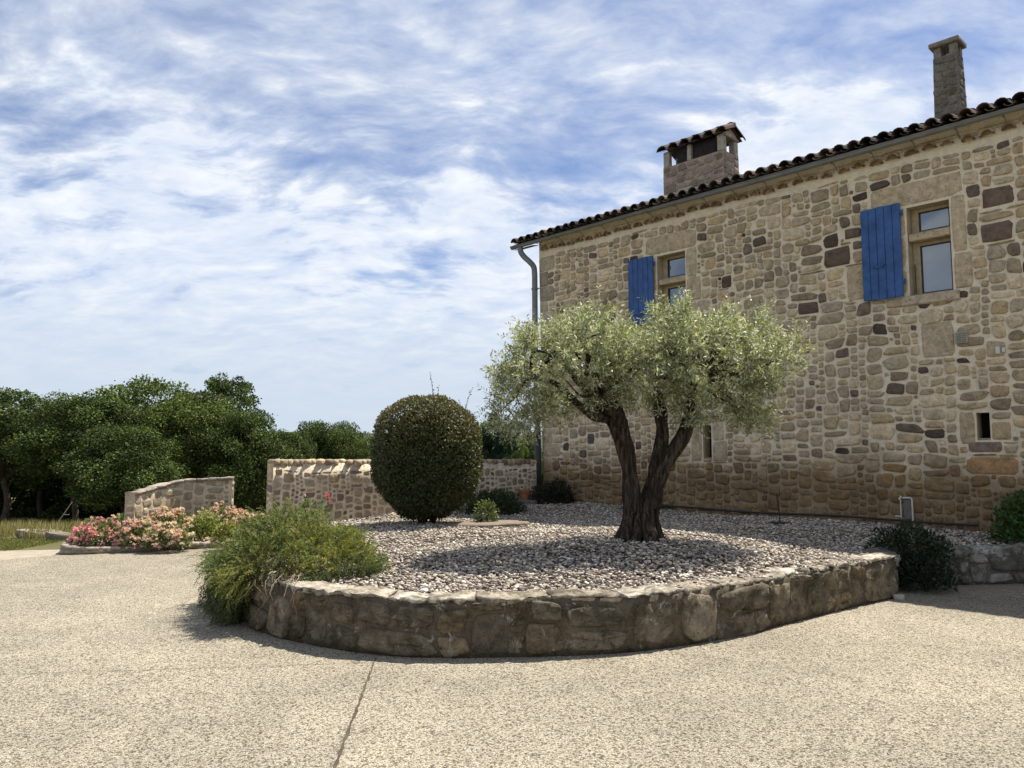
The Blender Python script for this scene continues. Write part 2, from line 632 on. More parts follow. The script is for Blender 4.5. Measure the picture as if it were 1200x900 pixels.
def chips(P, size, C, rng, flat=(0.28, 0.6), tilt=0.5):
    """angular stone chips: jittered icosahedra"""
    v, f = ico()
    n = len(P)
    sc = np.stack([rng.uniform(0.7, 1.35, n), rng.uniform(0.6, 1.0, n), rng.uniform(*flat, n)], 1) * np.asarray(size)[:, None]
    V = v[None] * rng.uniform(0.6, 1.32, (n, 12, 1)) * sc[:, None, :]
    yaw = rng.uniform(0, 6.283, n)
    tx = rng.normal(0, tilt, n)
    cx, sx = np.cos(tx), np.sin(tx)
    y = V[:, :, 1] * cx[:, None] - V[:, :, 2] * sx[:, None]
    z = V[:, :, 1] * sx[:, None] + V[:, :, 2] * cx[:, None]
    x = V[:, :, 0]
    cy, sy = np.cos(yaw)[:, None], np.sin(yaw)[:, None]
    V = np.stack([x * cy - y * sy, x * sy + y * cy, z], 2) + P[:, None, :]
    Fc = (f[None] + (np.arange(n) * 12)[:, None, None]).reshape(-1, 3)
    return V.reshape(-1, 3), Fc, np.repeat(C, 12, axis=0)


# ------------------------------------------------------------------ rubble masonry


def pack(Wd, Ht, cell, rng, taken=(), wr=(3, 10), hr=(2, 5)):
    """fills a Wd x Ht field with rectangles of odd sizes, leaving the taken rectangles free"""
    nu, nv = int(Wd / cell), int(Ht / cell)
    occ = np.zeros((nv, nu), bool)
    for (a, b, c, d) in taken:
        i0, i1 = max(0, int(math.floor(a / cell + 0.3))), max(0, int(math.ceil(b / cell - 0.3)))
        j0, j1 = max(0, int(math.floor(c / cell + 0.3))), max(0, int(math.ceil(d / cell - 0.3)))
        occ[j0:j1, i0:i1] = True
    out = []
    for j in range(nv):
        i = 0
        while i < nu:
            if occ[j, i]:
                i += 1
                continue
            run = 1
            while i + run < nu and not occ[j, i + run] and run < 24:
                run += 1
            h = int(rng.integers(hr[0], hr[1] + 1))
            if rng.random() < 0.15: h = hr[0]
            w = int(min(run, rng.integers(wr[0], wr[1] + 1)))
            if rng.random() < 0.16: w = min(run, max(2, int(h * 0.9)))
            if run - w < max(2, wr[0] - 1): w = run if run <= wr[1] + 2 else run // 2
            h = max(1, min(h, nv - j, int(w * 1.15 + 0.5)))
            while h > 1 and occ[j:j + h, i:i + w].any():
                h -= 1
            occ[j:j + h, i:i + w] = True
            out.append((i * cell, (i + w) * cell, j * cell, (j + h) * cell))
            i += w
    return out


def stones(rects, cols, mapf, rng, gap=0.026, relief=(0.008, 0.028), npt=14, square=None, warp=0.026, rough=0.0022):
    """rounded, slightly domed stones; mapf(u, v, depth) -> xyz"""
    n = len(rects)
    Rr = np.array(rects)
    cu, cv = (Rr[:, 0] + Rr[:, 1]) / 2, (Rr[:, 2] + Rr[:, 3]) / 2
    g = rng.uniform(0.6, 1.5, n) * gap
    a = np.maximum((Rr[:, 1] - Rr[:, 0] - g) / 2, 0.012)
    b = np.maximum((Rr[:, 3] - Rr[:, 2] - g) / 2, 0.012)
    npt = 22
    t = np.linspace(0, 2 * math.pi, npt, endpoint=False)[None] + rng.uniform(-0.08, 0.08, (n, npt))
    jw = 1.0 if square is None else 0.12
    th = np.array([0, 0.5, 1.0, 1.5])[None] * math.pi + rng.normal(0, 0.13 * jw, (n, 4))
    dd_ = 1 - np.abs(rng.normal(0, 0.06 * jw, (n, 4)))
    th2 = (rng.integers(0, 4, (n, 3)) * 0.5 + 0.25) * math.pi + rng.normal(0, 0.22, (n, 3))
    d2_ = rng.uniform(1.0, 1.42, (n, 3)) if square is None else np.full((n, 3), 1.6)
    th, dd_ = np.concatenate([th, th2], 1), np.concatenate([dd_, d2_], 1)
    pw = rng.uniform(7, 20, n) if square is None else np.full(n, 24.0)
    q = np.maximum(np.cos(t[:, :, None] - th[:, None, :]), 0) / dd_[:, None, :]
    rad = (q ** pw[:, None, None]).sum(2) ** (-1 / pw[:, None])
    rad = np.minimum(rad, 1.5) * (1 + rng.uniform(-0.035, 0.035, (n, npt)) * jw)
    x = rad * np.cos(t) * a[:, None]
    y = rad * np.sin(t) * b[:, None]
    rot = rng.normal(0, 0.03 * jw, n)[:, None]
    x, y = x * np.cos(rot) - y * np.sin(rot), x * np.sin(rot) + y * np.cos(rot)
    d = rng.uniform(*relief, n)[:, None]
    tx, ty = rng.normal(0, 0.03, (n, 1)) * jw, rng.normal(0, 0.03, (n, 1)) * jw
    rings = []
    for k, (s, dd) in enumerate(((1.0, None), (0.985, 0.5), (0.90, 0.95), (0.5, 1.03))):
        if dd is None:
            dep = np.full_like(x, -0.015)
        else:
            dep = d * dd + (tx * x + ty * y) * s + (rng.normal(0, rough, x.shape) if k > 1 else 0)
        rings.append((x * s, y * s, dep))
    cen = (np.zeros((n, 1)), np.zeros((n, 1)), d * 1.06)
    X = np.concatenate([r[0] for r in rings] + [cen[0]], 1)
    Y = np.concatenate([r[1] for r in rings] + [cen[1]], 1)
    Dp = np.concatenate([r[2] for r in rings] + [cen[2]], 1)
    U = X + cu[:, None]
    Vv = Y + cv[:, None]
    if warp:
        U2 = U + warp * wob(U, Vv, 0, 3.1, 5)
        Vv = Vv + warp * 1.4 * wob(U, Vv, 0, 2.3, 6)
        U = U2
    P = mapf(U.ravel(), Vv.ravel(), Dp.ravel())
    m = 4 * npt + 1
    k = np.arange(npt)
    k2 = (k + 1) % npt
    quads = np.concatenate([np.stack([r * npt + k, r * npt + k2, (r + 1) * npt + k2, (r + 1) * npt + k], 1) for r in range(3)])
    tris = np.stack([3 * npt + k, 3 * npt + k2, np.full(npt, m - 1)], 1)
    off = (np.arange(n) * m)[:, None, None]
    return P, (quads[None] + off).reshape(-1, 4), (tris[None] + off).reshape(-1, 3), np.repeat(np.asarray(cols), m, axis=0)


PAL = [(0.43, 0.35, 0.24), (0.47, 0.39, 0.275), (0.39, 0.32, 0.22), (0.35, 0.29, 0.205), (0.42, 0.355, 0.26), (0.30, 0.25, 0.185),
       (0.45, 0.36, 0.235), (0.37, 0.32, 0.245), (0.50, 0.42, 0.31), (0.27, 0.215, 0.155), (0.40, 0.315, 0.20)]
PAL_DARK = [(0.085, 0.068, 0.055), (0.12, 0.098, 0.08), (0.17, 0.14, 0.11)]
PAL_LOW = [(0.20, 0.14, 0.075), (0.25, 0.165, 0.085), (0.17, 0.12, 0.075), (0.22, 0.17, 0.11), (0.28, 0.19, 0.10)]


def pal_cols(rects, rng, low=None, dark=0.04):
    out = []
    for r in rects:
        if rng.random() < dark * (1.8 if (r[1] - r[0]) < 0.25 else 0.7):
            c = PAL_DARK[rng.integers(len(PAL_DARK))]
        elif low is not None and (r[2] + r[3]) / 2 < low + rng.normal(0, 0.12):
            c = PAL_LOW[rng.integers(len(PAL_LOW))]
        else:
            c = PAL[rng.integers(len(PAL))]
        out.append(np.array(c) * rng.uniform(0.82, 1.16))
    return np.array(out) * np.array([1.17, 1.13, 1.06])


def plane_holes(u0, u1, v0, v1, holes, step=0.5):
    us = sorted({u0, u1, *np.arange(u0, u1, step).tolist(), *[h[0] for h in holes], *[h[1] for h in holes]})
    vs = sorted({v0, v1, *np.arange(v0, v1, step).tolist(), *[h[2] for h in holes], *[h[3] for h in holes]})
    V, Fc, idx = [], [], {}
    def vid(i, j):
        if (i, j) not in idx:
            idx[(i, j)] = len(V)
            V.append((us[i], vs[j]))
        return idx[(i, j)]
    for i in range(len(us) - 1):
        for j in range(len(vs) - 1):
            cu, cv = (us[i] + us[i + 1]) / 2, (vs[j] + vs[j + 1]) / 2
            if any(h[0] < cu < h[1] and h[2] < cv < h[3] for h in holes):
                continue
            Fc.append((vid(i, j), vid(i + 1, j), vid(i + 1, j + 1), vid(i, j + 1)))
    return V, Fc


# ------------------------------------------------------------------ terrain and paving
C0 = np.array([0.676, 17.542])                    # near corner of the house
DV = np.array([0.69519, -0.71883])                # along the facade, to the right
BK = np.array([0.71883, 0.69519])                 # into the house
HOUSE_RZ = math.atan2(DV[1], DV[0])


def facw(s, off, z=0.0):
    p = C0 + DV * s + BK * off
    return np.array([p[0], p[1], z])


def sstep(a, b, x):
    t = np.clip((x - a) / (b - a), 0, 1)
    return t * t * (3 - 2 * t)


def terrain_h(x, y):
    d = np.hypot(x, y)
    left = sstep(-4, -9, x)
    back = np.maximum(sstep(15, 26, y), 0)
    h = -0.03 - 0.7 * back - 2.0 * sstep(26, 90, y) - 14 * sstep(90, 500, d)
    h = h + sstep(900, 2600, y) * (75 + 45 * wob(x / 700, y / 900, 0, 1.0, 3))
    h = h + sstep(60, 400, d) * 4 * wob(x / 90, y / 90, 0, 1.0, 9)
    return h


def build_terrain():
    a = np.concatenate([np.linspace(-40, 40, 81)])
    far = np.array([50, 65, 90, 130, 190, 280, 420, 620, 900, 1200, 1600, 2100, 2700, 3400, 4200, 5200, 7000])
    xs = np.concatenate([-far[::-1], a, far])
    ys = np.concatenate([-far[::-1], a, far])
    X, Y = np.meshgrid(xs, ys)
    Z = terrain_h(X, Y)
    n = len(xs)
    V = np.stack([X.ravel(), Y.ravel(), Z.ravel()], 1)
    i = np.arange(n * n).reshape(n, n)
    Fc = np.stack([i[:-1, :-1], i[:-1, 1:], i[1:, 1:], i[1:, :-1]], -1).reshape(-1, 4)
    o = link('ground', mesh_np('ground', V, Fc, M_TERRAIN, smooth=True))
    tag(o, kind='structure')


build_terrain()


def poly_sheet(name, pts, z, m):
    mb = MB()
    mb.add([(p[0], p[1], z) for p in pts], [tuple(range(len(pts)))])
    return tag(mb.build(name, m), kind='structure')


poly_sheet('paving', [(-9.2, 10.2), (-7.3, 12.35), (-7.35, 14.6), (-4.0, 15.0), (1, 15.5), (8.8, 9.2), (16, -6), (-16, -6), (-12, 6)], 0.0, M_PAVE)
poly_sheet('path', [(-30, 12.2), (-9.2, 10.2), (-7.3, 12.35), (-7.45, 13.2), (-9.0, 12.9), (-30, 13.6)], -0.006, M_PATH)


def joint(pts, w=0.014):
    P, L = smooth_path([(*p, 0.004) for p in pts], 60)
    mb = MB()
    V, Fc = [], []
    for i in range(len(P)):
        t = P[min(i + 1, 59)] - P[max(i - 1, 0)]
        nrm = np.array([-t[1], t[0], 0]) / (np.hypot(t[0], t[1]) + 1e-9)
        ww = w * random.uniform(0.35, 1.0)
        o = nrm * random.uniform(-0.004, 0.004)
        V += [P[i] + o + nrm * ww / 2, P[i] + o - nrm * ww / 2]
        if i:
            k = 2 * i
            Fc.append((k - 2, k - 1, k + 1, k))
    mb.add(V, Fc)
    tag(mb.build('paving_joint', M_JOINT), kind='structure')


j0, j1 = gp(440, 773, 0), gp(392, 900, 0)
dj = j1 - j0
ja, jb = gp(428, 777, 0), gp(-40, 792, 0)
joint([(ja + (jb - ja) * t)[:2] for t in (0, 0.3, 0.6, 1.0)], 0.007)
joint([(j0 + dj * t)[:2] for t in (-0.02, 0.25, 0.5, 0.75, 1.0, 1.4)], 0.024)

# ------------------------------------------------------------------ the planted bed
FRONT = [(-4.12, 13.3), (-3.75, 11.4), (-3.25, 9.4), (-2.85, 8.2), (-2.35, 7.22), (-1.73, 6.66), (-1.09, 6.32), (-0.54, 6.22), (0.14, 6.25), (0.82, 6.35),
         (1.43, 6.6), (2.14, 7.06), (3.04, 7.79), (3.75, 8.36), (4.32, 8.79)]
RIGHT = [(4.40, 8.95), (4.62, 9.42), (5.3, 9.57), (6.34, 9.7), (7.4, 9.78), (8.3, 9.6)]
WALL_T = 0.30


def bed_h(x, y):
    h = 0.40 + 0.20 * np.exp(-((x - 1.5) ** 2 / 3.2 + (y - 9.5) ** 2 / 4.0)) + 0.06 * np.exp(-((x + 1) ** 2 + (y - 12) ** 2) / 3)
    h = h + 0.10 * sstep(0.0, 5.0, x) * sstep(10, 12, y) + 0.14 * sstep(14, 17, y) - 0.06 * sstep(-1.5, -4.0, x) * sstep(10, 13, y)
    return h + 0.018 * wob(x, y, 0, 2.4, 21)


BED_POLY = [FRONT[0]] + FRONT[1:] + RIGHT + [tuple(facw(11.0, 0.3)[:2]), tuple(facw(-0.2, 0.3)[:2]), (-4.15, 13.55)]


def in_poly(x, y, poly):
    c = np.zeros(len(x), bool)
    n = len(poly)
    for i in range(n):
        x0, y0 = poly[i]
        x1, y1 = poly[(i + 1) % n]
        cond = (y0 > y) != (y1 > y)
        xx = (x1 - x0) * (y - y0) / (y1 - y0 + 1e-12) + x0
        c ^= cond & (x < xx)
    return c


def build_bed():
    # soil under the stones
    xs = np.linspace(-4.6, 8.8, 68)
    ys = np.linspace(6.2, 18.2, 61)
    X, Y = np.meshgrid(xs, ys)
    ins = in_poly(X.ravel(), Y.ravel(), BED_POLY).reshape(X.shape)
    Z = bed_h(X, Y) - 0.015
    i = np.arange(X.size).reshape(X.shape)
    ok = ins[:-1, :-1] & ins[:-1, 1:] & ins[1:, 1:] & ins[1:, :-1]
    Fc = np.stack([i[:-1, :-1], i[:-1, 1:], i[1:, 1:], i[1:, :-1]], -1)[ok]
    V = np.stack([X.ravel(), Y.ravel(), Z.ravel()], 1)
    tag(link('bed_ground', mesh_np('bed_ground', V, Fc, M_SOIL, smooth=True)), kind='structure')
    rng = np.random.default_rng(3)
    N = 150000
    x = rng.uniform(-4.4, 8.6, N)
    y = rng.uniform(6.2, 18.0, N)
    k = in_poly(x, y, BED_POLY)
    # nothing under the house
    off = (x - C0[0]) * BK[0] + (y - C0[1]) * BK[1]
    k &= off < 0.02
    x, y = x[k], y[k]
    size = rng.uniform(0.013, 0.027, len(x)) * np.where(rng.random(len(x)) < 0.05, 1.5, 1.0)
    z = bed_h(x, y) + rng.uniform(-0.02, 0.026, len(x))
    pal = [(0.55, 0.485, 0.395), (0.46, 0.40, 0.33), (0.66, 0.60, 0.50), (0.30, 0.255, 0.22), (0.20, 0.17, 0.165), (0.50, 0.42, 0.32),
           (0.72, 0.67, 0.58), (0.36, 0.30, 0.24), (0.43, 0.375, 0.345)]
    C = pick(pal, len(x), rng, 0.28) * np.array([0.83, 0.825, 0.81])
    V, Fc, Cc = chips(np.stack([x, y, z], 1), size, C, rng)
    o = link('gravel', mesh_np('gravel', V, Fc, M_PEBBLE, Cc))
    tag(o, 'pale grey and mauve stone chips covering the raised bed', 'gravel', kind='stuff')


build_bed()


def path_map(pts, n=200):
    P, L = smooth_path(pts, n)
    T = np.gradient(P, axis=0)
    T /= np.linalg.norm(T, axis=1, keepdims=True)
    Nn = np.stack([T[:, 1], -T[:, 0]], 1)       # to the right of travel: outward for a path run left to right along the front
    s = np.linspace(0, L, n)
    def f(u):
        x = np.interp(u, s, P[:, 0]); y = np.interp(u, s, P[:, 1])
        nx = np.interp(u, s, Nn[:, 0]); ny = np.interp(u, s, Nn[:, 1])
        return x, y, nx, ny
    return f, L


def masonry_wall(name, pts, top, thick, label, cat, stone_mat, mortar_mat, cap_mat, rng, cell=0.05, wr=(4, 10), hr=(3, 6), gap=0.03, relief=(0.01, 0.035),
                 pal=None, dark=0.08, cap_w=(0.25, 0.55), cap_h=0.05, cap_col=None, mort=(0.30, 0.25, 0.18), bottom=0.0, inner=True, cap_over=0.03, both=False, cap_rough=0.012, rough=0.0022):
    """a rubble wall following a path; top(u) gives its height"""
    root = empty(name, (0, 0, 0))
    tag(root, label, cat)
    f, L = path_map(pts)
    # core
    nu, nv = int(L / 0.12) + 2, 6
    us = np.linspace(0, L, nu)
    x, y, nx, ny = f(us)
    prof = []
    tz = top(us)
    for k in range(nv):
        prof.append(np.stack([x, y, bottom + (tz - cap_h * 0.6 - bottom) * k / (nv - 1)], 1))
    wbl = 0.004
    outer = [p + np.stack([nx, ny, 0 * nx], 1) * (wbl * wob(us, p[:, 2], 0, 5, 31))[:, None] for p in prof]
    innr = [p - np.stack([nx, ny, 0 * nx], 1) * thick for p in prof]
    ring = outer + innr[::-1]
    V = np.concatenate(ring)
    m = len(ring)
    Fc = []
    for k in range(m):
        k2 = (k + 1) % m
        for i in range(nu - 1):
            Fc.append((k * nu + i, k * nu + i + 1, k2 * nu + i + 1, k2 * nu + i))
    caps = [[k * nu for k in range(m)][::-1], [k * nu + nu - 1 for k in range(m)]]
    Cm = np.tile(np.array(mort), (len(V), 1)) * (1 + 0.12 * wob(V[:, 0], V[:, 1], V[:, 2], 4, 4))[:, None]
    core = mesh_np('core', V, [np.array(Fc), np.array(caps)], mortar_mat, Cm)
    link('mortar_core', core, root)
    # face stones
    tmax = float(np.max(tz))
    allP, allQ, allT, allC, base = [], [], [], [], 0
    faces = [(f, 1.0, 0.0)]
    if both: faces.append((f, -1.0, thick))
    for (ff, sg, offs) in faces:
        rects = pack(L, tmax, cell, rng, (), wr, hr)
        rects = [(a, b, c, min(d, float(top(np.array([(a + b) / 2]))[0]) - cap_h * 0.7)) for a, b, c, d in rects]
        rects = [r for r in rects if r[3] - r[2] > 0.05]
        if pal is None:
            cols = pal_cols(rects, rng, None, dark)
        else:
            cols = pick(pal, len(rects), rng, 0.2)
        def mp(u, v, d, sg=sg, offs=offs):
            X, Y, NX, NY = ff(np.clip(u, 0, L))
            return np.stack([X + NX * sg * (d + offs) - (1 - sg) * 0, Y + NY * sg * (d + offs), v + bottom], 1) if sg > 0 else \
                np.stack([X - NX * (d + offs), Y - NY * (d + offs), v + bottom], 1)
        P, Q, T, Cc = stones(rects, cols, mp, rng, gap, relief, rough=rough)
        if sg < 0:
            Q, T = Q[:, ::-1], T[:, ::-1]
        allP.append(P); allQ.append(Q + base); allT.append(T + base); allC.append(Cc)
        base += len(P)
    # end faces
    for uu, sgn in ((0.0, -1), (L, 1)):
        th = float(top(np.array([uu]))[0])
        rects = pack(thick, th - cap_h, cell, rng, (), (3, 6), hr)
        if not rects: continue
        cols = pal_cols(rects, rng, None, dark) if pal is None else pick(pal, len(rects), rng, 0.2)
        X, Y, NX, NY = [float(q) for q in f(np.array([uu]))]
        tx, ty = -NY, NX
        def mp2(u, v, d):
            return np.stack([X - NX * u + tx * d * sgn, Y - NY * u + ty * d * sgn, v + bottom], 1)
        P, Q, T, Cc = stones(rects, cols, mp2, rng, gap, relief)
        if sgn > 0:
            Q, T = Q[:, ::-1], T[:, ::-1]
        # both windings are checked by the renderer; thin relief only
        allP.append(P); allQ.append(Q + base); allT.append(T + base); allC.append(Cc)
        base += len(P)
    link('face_stones', mesh_np('face_stones', np.concatenate(allP), [np.concatenate(allQ), np.concatenate(allT)], stone_mat, np.concatenate(allC), smooth=True), root)
    # capping stones: irregular slabs across the top
    mbV, mbF, mbC = [], [], []
    u = 0.0
    while u < L - 0.05:
        w = min(rng.uniform(*cap_w), L - u)
        if L - (u + w) < cap_w[0] * 0.6: w = L - u
        nseg = max(2, int(w / 0.055))
        uu = np.linspace(u + 0.004, u + w - 0.004, nseg)
        X, Y, NX, NY = f(uu)
        tzz = top(uu) + rng.normal(0, 0.006)
        o1 = cap_over + rng.normal(0, 0.010) + rng.normal(0, cap_rough * 0.6, nseg)
        cross = []
        rr = cap_h * 0.22
        hgt = cap_h * rng.uniform(0.8, 1.25)
        for (oo, zz) in ((o1 - rr, -hgt), (o1, -hgt + rr), (o1, -rr), (o1 - rr, 0.0), (-thick * 0.35, 0.004), (-thick * 0.7, 0.0), (-thick - 0.02, -rr), (-thick - 0.02, -hgt)):
            oo = oo + rng.normal(0, cap_rough * 0.5, nseg)
            zz = zz + rng.normal(0, cap_rough * 0.45, nseg)
            cross.append(np.stack([X + NX * oo, Y + NY * oo, tzz + zz], 1))
        m = len(cross)
        b0 = sum(len(q) for q in mbV)
        Vc = np.concatenate(cross)
        mbV.append(Vc)
        cc = np.array(cap_col[rng.integers(len(cap_col))]) * rng.uniform(0.85, 1.12)
        mbC.append(np.tile(cc, (len(Vc), 1)))
        for k in range(m):
            k2 = (k + 1) % m
            for i in range(nseg - 1):
                mbF.append((b0 + k * nseg + i, b0 + k * nseg + i + 1, b0 + k2 * nseg + i + 1, b0 + k2 * nseg + i))
        for i, fl in ((0, True), (nseg - 1, False)):
            q = [b0 + k * nseg + i for k in range(m)]
            for k in range(1, m - 2, 1):
                tq = (q[0], q[k], q[k + 1], q[k + 1])
            mbF.append((q[0], q[1], q[2], q[7]) if fl else (q[7], q[2], q[1], q[0]))
            mbF.append((q[2], q[3], q[6], q[7]) if fl else (q[7], q[6], q[3], q[2]))
            mbF.append((q[3], q[4], q[5], q[6]) if fl else (q[6], q[5], q[4], q[3]))
        u += w
    link('coping', mesh_np('coping', np.concatenate(mbV), np.array(mbF), cap_mat, np.concatenate(mbC), smooth=False), root)
    return root


BED_PAL = [(0.22, 0.18, 0.12), (0.26, 0.215, 0.15), (0.19, 0.155, 0.105), (0.28, 0.23, 0.165), (0.16, 0.135, 0.095), (0.235, 0.18, 0.11)]
CAP_PAL = [(0.33, 0.285, 0.22), (0.37, 0.325, 0.26), (0.28, 0.24, 0.185), (0.40, 0.36, 0.295)]
rngw = np.random.default_rng(101)
masonry_wall('planter_wall', FRONT, lambda u: 0.462 + 0.012 * wob(u, 0 * u, 0, 2.2, 8), WALL_T,
             'low curved retaining wall of mossy brown stone around the front of the gravel bed', 'retaining wall', M_BEDSTONE, M_BEDMORTAR, M_CAP, rngw,
             cell=0.05, wr=(5, 14), hr=(4, 9), gap=0.026, relief=(0.004, 0.045), pal=BED_PAL, cap_col=CAP_PAL, mort=(0.12, 0.098, 0.068), cap_w=(0.25, 0.7), cap_h=0.035, cap_over=0.012, cap_rough=0.02, rough=0.009)
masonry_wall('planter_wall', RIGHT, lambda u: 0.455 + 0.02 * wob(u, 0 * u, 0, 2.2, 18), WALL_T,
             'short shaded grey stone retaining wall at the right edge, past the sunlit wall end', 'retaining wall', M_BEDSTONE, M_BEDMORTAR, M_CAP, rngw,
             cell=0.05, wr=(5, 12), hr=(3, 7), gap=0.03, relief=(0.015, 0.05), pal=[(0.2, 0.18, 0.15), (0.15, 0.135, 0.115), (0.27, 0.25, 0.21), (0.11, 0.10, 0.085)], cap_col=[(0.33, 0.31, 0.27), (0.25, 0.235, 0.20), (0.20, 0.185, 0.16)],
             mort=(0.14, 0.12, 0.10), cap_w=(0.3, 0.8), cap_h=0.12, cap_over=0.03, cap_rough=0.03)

# ------------------------------------------------------------------ courtyard wall to the left of the house
cw0 = np.array([-4.20, 13.60])
cw1 = facw(0.0, -0.02)[:2]
WPAL = [(0.43, 0.345, 0.23), (0.37, 0.295, 0.20), (0.47, 0.385, 0.27), (0.32, 0.25, 0.17), (0.26, 0.205, 0.145), (0.41, 0.31, 0.19), (0.20, 0.155, 0.12)]


def court_top(u):
    return 1.50 - 0.005 * u + 0.012 * wob(u, 0 * u, 0, 3, 13)


cw_pts = [tuple(cw0 + (cw1 - cw0) * t) for t in np.linspace(0, 1, 6)]
masonry_wall('courtyard_wall', cw_pts, court_top, 0.28,
             'long sandy rubble wall with a rounded coping running back to the house corner', 'stone wall', M_WALLSTONE, M_WALLSTONE, M_WALLSTONE, np.random.default_rng(55),
             cell=0.04, wr=(3, 6), hr=(2, 5), gap=0.034, relief=(0.004, 0.016), pal=WPAL, cap_col=WPAL, mort=(0.66, 0.56, 0.42), cap_w=(0.10, 0.17), cap_h=0.12, cap_over=0.010, cap_rough=0.016, both=True, bottom=-0.1)
masonry_wall('entrance_wall', [(-6.98, 14.35), (-6.88, 14.7), (-6.65, 15.2), (-6.3, 15.48), (-5.64, 15.6)], lambda u: 0.90 + 0.20 * sstep(0, 1.3, u) + 0.07 * sstep(1.2, 2.6, u), 0.22,
             'short curved stone wall with a sloping coping behind the pink roses', 'stone wall', M_WALLSTONE, M_WALLSTONE, M_WALLSTONE, np.random.default_rng(56),
             cell=0.05, wr=(3, 8), hr=(3, 6), gap=0.03, relief=(0.004, 0.016), pal=[(0.38, 0.31, 0.215), (0.33, 0.27, 0.185), (0.29, 0.225, 0.15), (0.40, 0.34, 0.25)], cap_col=[(0.30, 0.26, 0.21), (0.24, 0.205, 0.165), (0.36, 0.31, 0.25)],
             mort=(0.55, 0.47, 0.35), cap_w=(0.16, 0.3), cap_h=0.05, cap_over=0.04, cap_rough=0.014, both=True)

# ------------------------------------------------------------------ the house
house = empty('stone_house', (C0[0], C0[1], 0), HOUSE_RZ)
tag(house, 'long two storey rubble stone farmhouse with blue shutters and a clay tile roof', 'house')
S1, ZT, OVER = 14.0, 6.60, 0.33
# (s0, s1, z0, z1) openings
WIN_R = (7.97, 8.58, 4.05, 5.46)
WIN_L = (3.24, 3.90, 4.12, 5.57)
SLIT_A = (4.21, 4.39, 1.50, 2.14)
SLIT_B = (8.79, 8.96, 1.80, 2.20)
HOLES = [WIN_R, WIN_L, SLIT_A, SLIT_B]
DRESS = [  # dressed blocks: s0, s1, z0, z1, colour
    (7.42, 8.78, 5.50, 5.86, (0.37, 0.30, 0.20)), (8.60, 8.80, 4.62, 5.50, (0.38, 0.305, 0.205)), (8.60, 8.86, 4.06, 4.62, (0.35, 0.28, 0.19)),
    (7.00, 7.33, 4.10, 4.68, (0.36, 0.29, 0.19)), (7.30, 7.95, 4.06, 4.50, (0.34, 0.275, 0.185)), (7.30, 7.95, 4.50, 5.02, (0.36, 0.285, 0.19)), (7.30, 7.95, 5.02, 5.48, (0.37, 0.29, 0.195)),
    (2.95, 4.18, 5.61, 5.98, (0.37, 0.30, 0.20)), (3.92, 4.16, 5.02, 5.60, (0.38, 0.31, 0.21)), (3.92, 4.24, 4.55, 5.02, (0.35, 0.28, 0.19)), (3.92, 4.14, 4.10, 4.55, (0.35, 0.28, 0.19)),
    (2.60, 3.22, 4.12, 4.85, (0.35, 0.28, 0.19)), (2.60, 3.22, 4.85, 5.58, (0.35, 0.28, 0.19)),
    (8.10, 8.56, 3.06, 3.60, (0.34, 0.275, 0.19)),
    (3.95, 4.19, 1.46, 2.2, (0.36, 0.29, 0.20)), (4.41, 4.72, 1.46, 1.84, (0.36, 0.30, 0.21)), (4.41, 4.66, 1.84, 2.2, (0.38, 0.31, 0.22)), (4.05, 4.62, 2.17, 2.40, (0.34, 0.28, 0.19)),
    (8.98, 9.22, 1.80, 2.06, (0.36, 0.27, 0.165)), (8.56, 8.77, 1.74, 2.22, (0.33, 0.26, 0.17)), (8.66, 9.10, 1.62, 1.78, (0.16, 0.125, 0.095)),
    (8.62, 9.30, 1.30, 1.56, (0.36, 0.22, 0.11)),
]
DARKS = [(9.0, 9.44, 5.18, 5.5), (8.99, 9.41, 4.70, 4.99), (6.64, 7.08, 4.72, 5.04), (6.97, 7.27, 5.10, 5.31), (6.12, 6.52, 3.97, 4.21), (4.67, 4.89, 4.68, 4.92)]
rngh = np.random.default_rng(77)
Z0 = 0.28


def lean(s, z):
    """the old corner is battered: it leans out towards the foot"""
    return s - 0.055 * (z - 3.4) / 2.4 * 0 + np.clip(1 - s / 3.0, 0, 1) * (-0.06 + 0.12 * np.clip((6.0 - z) / 5.0, 0, 1))


def facade_map(u, v, d):
    z = v + Z0
    return np.stack([lean(u, z), -d, z], 1)


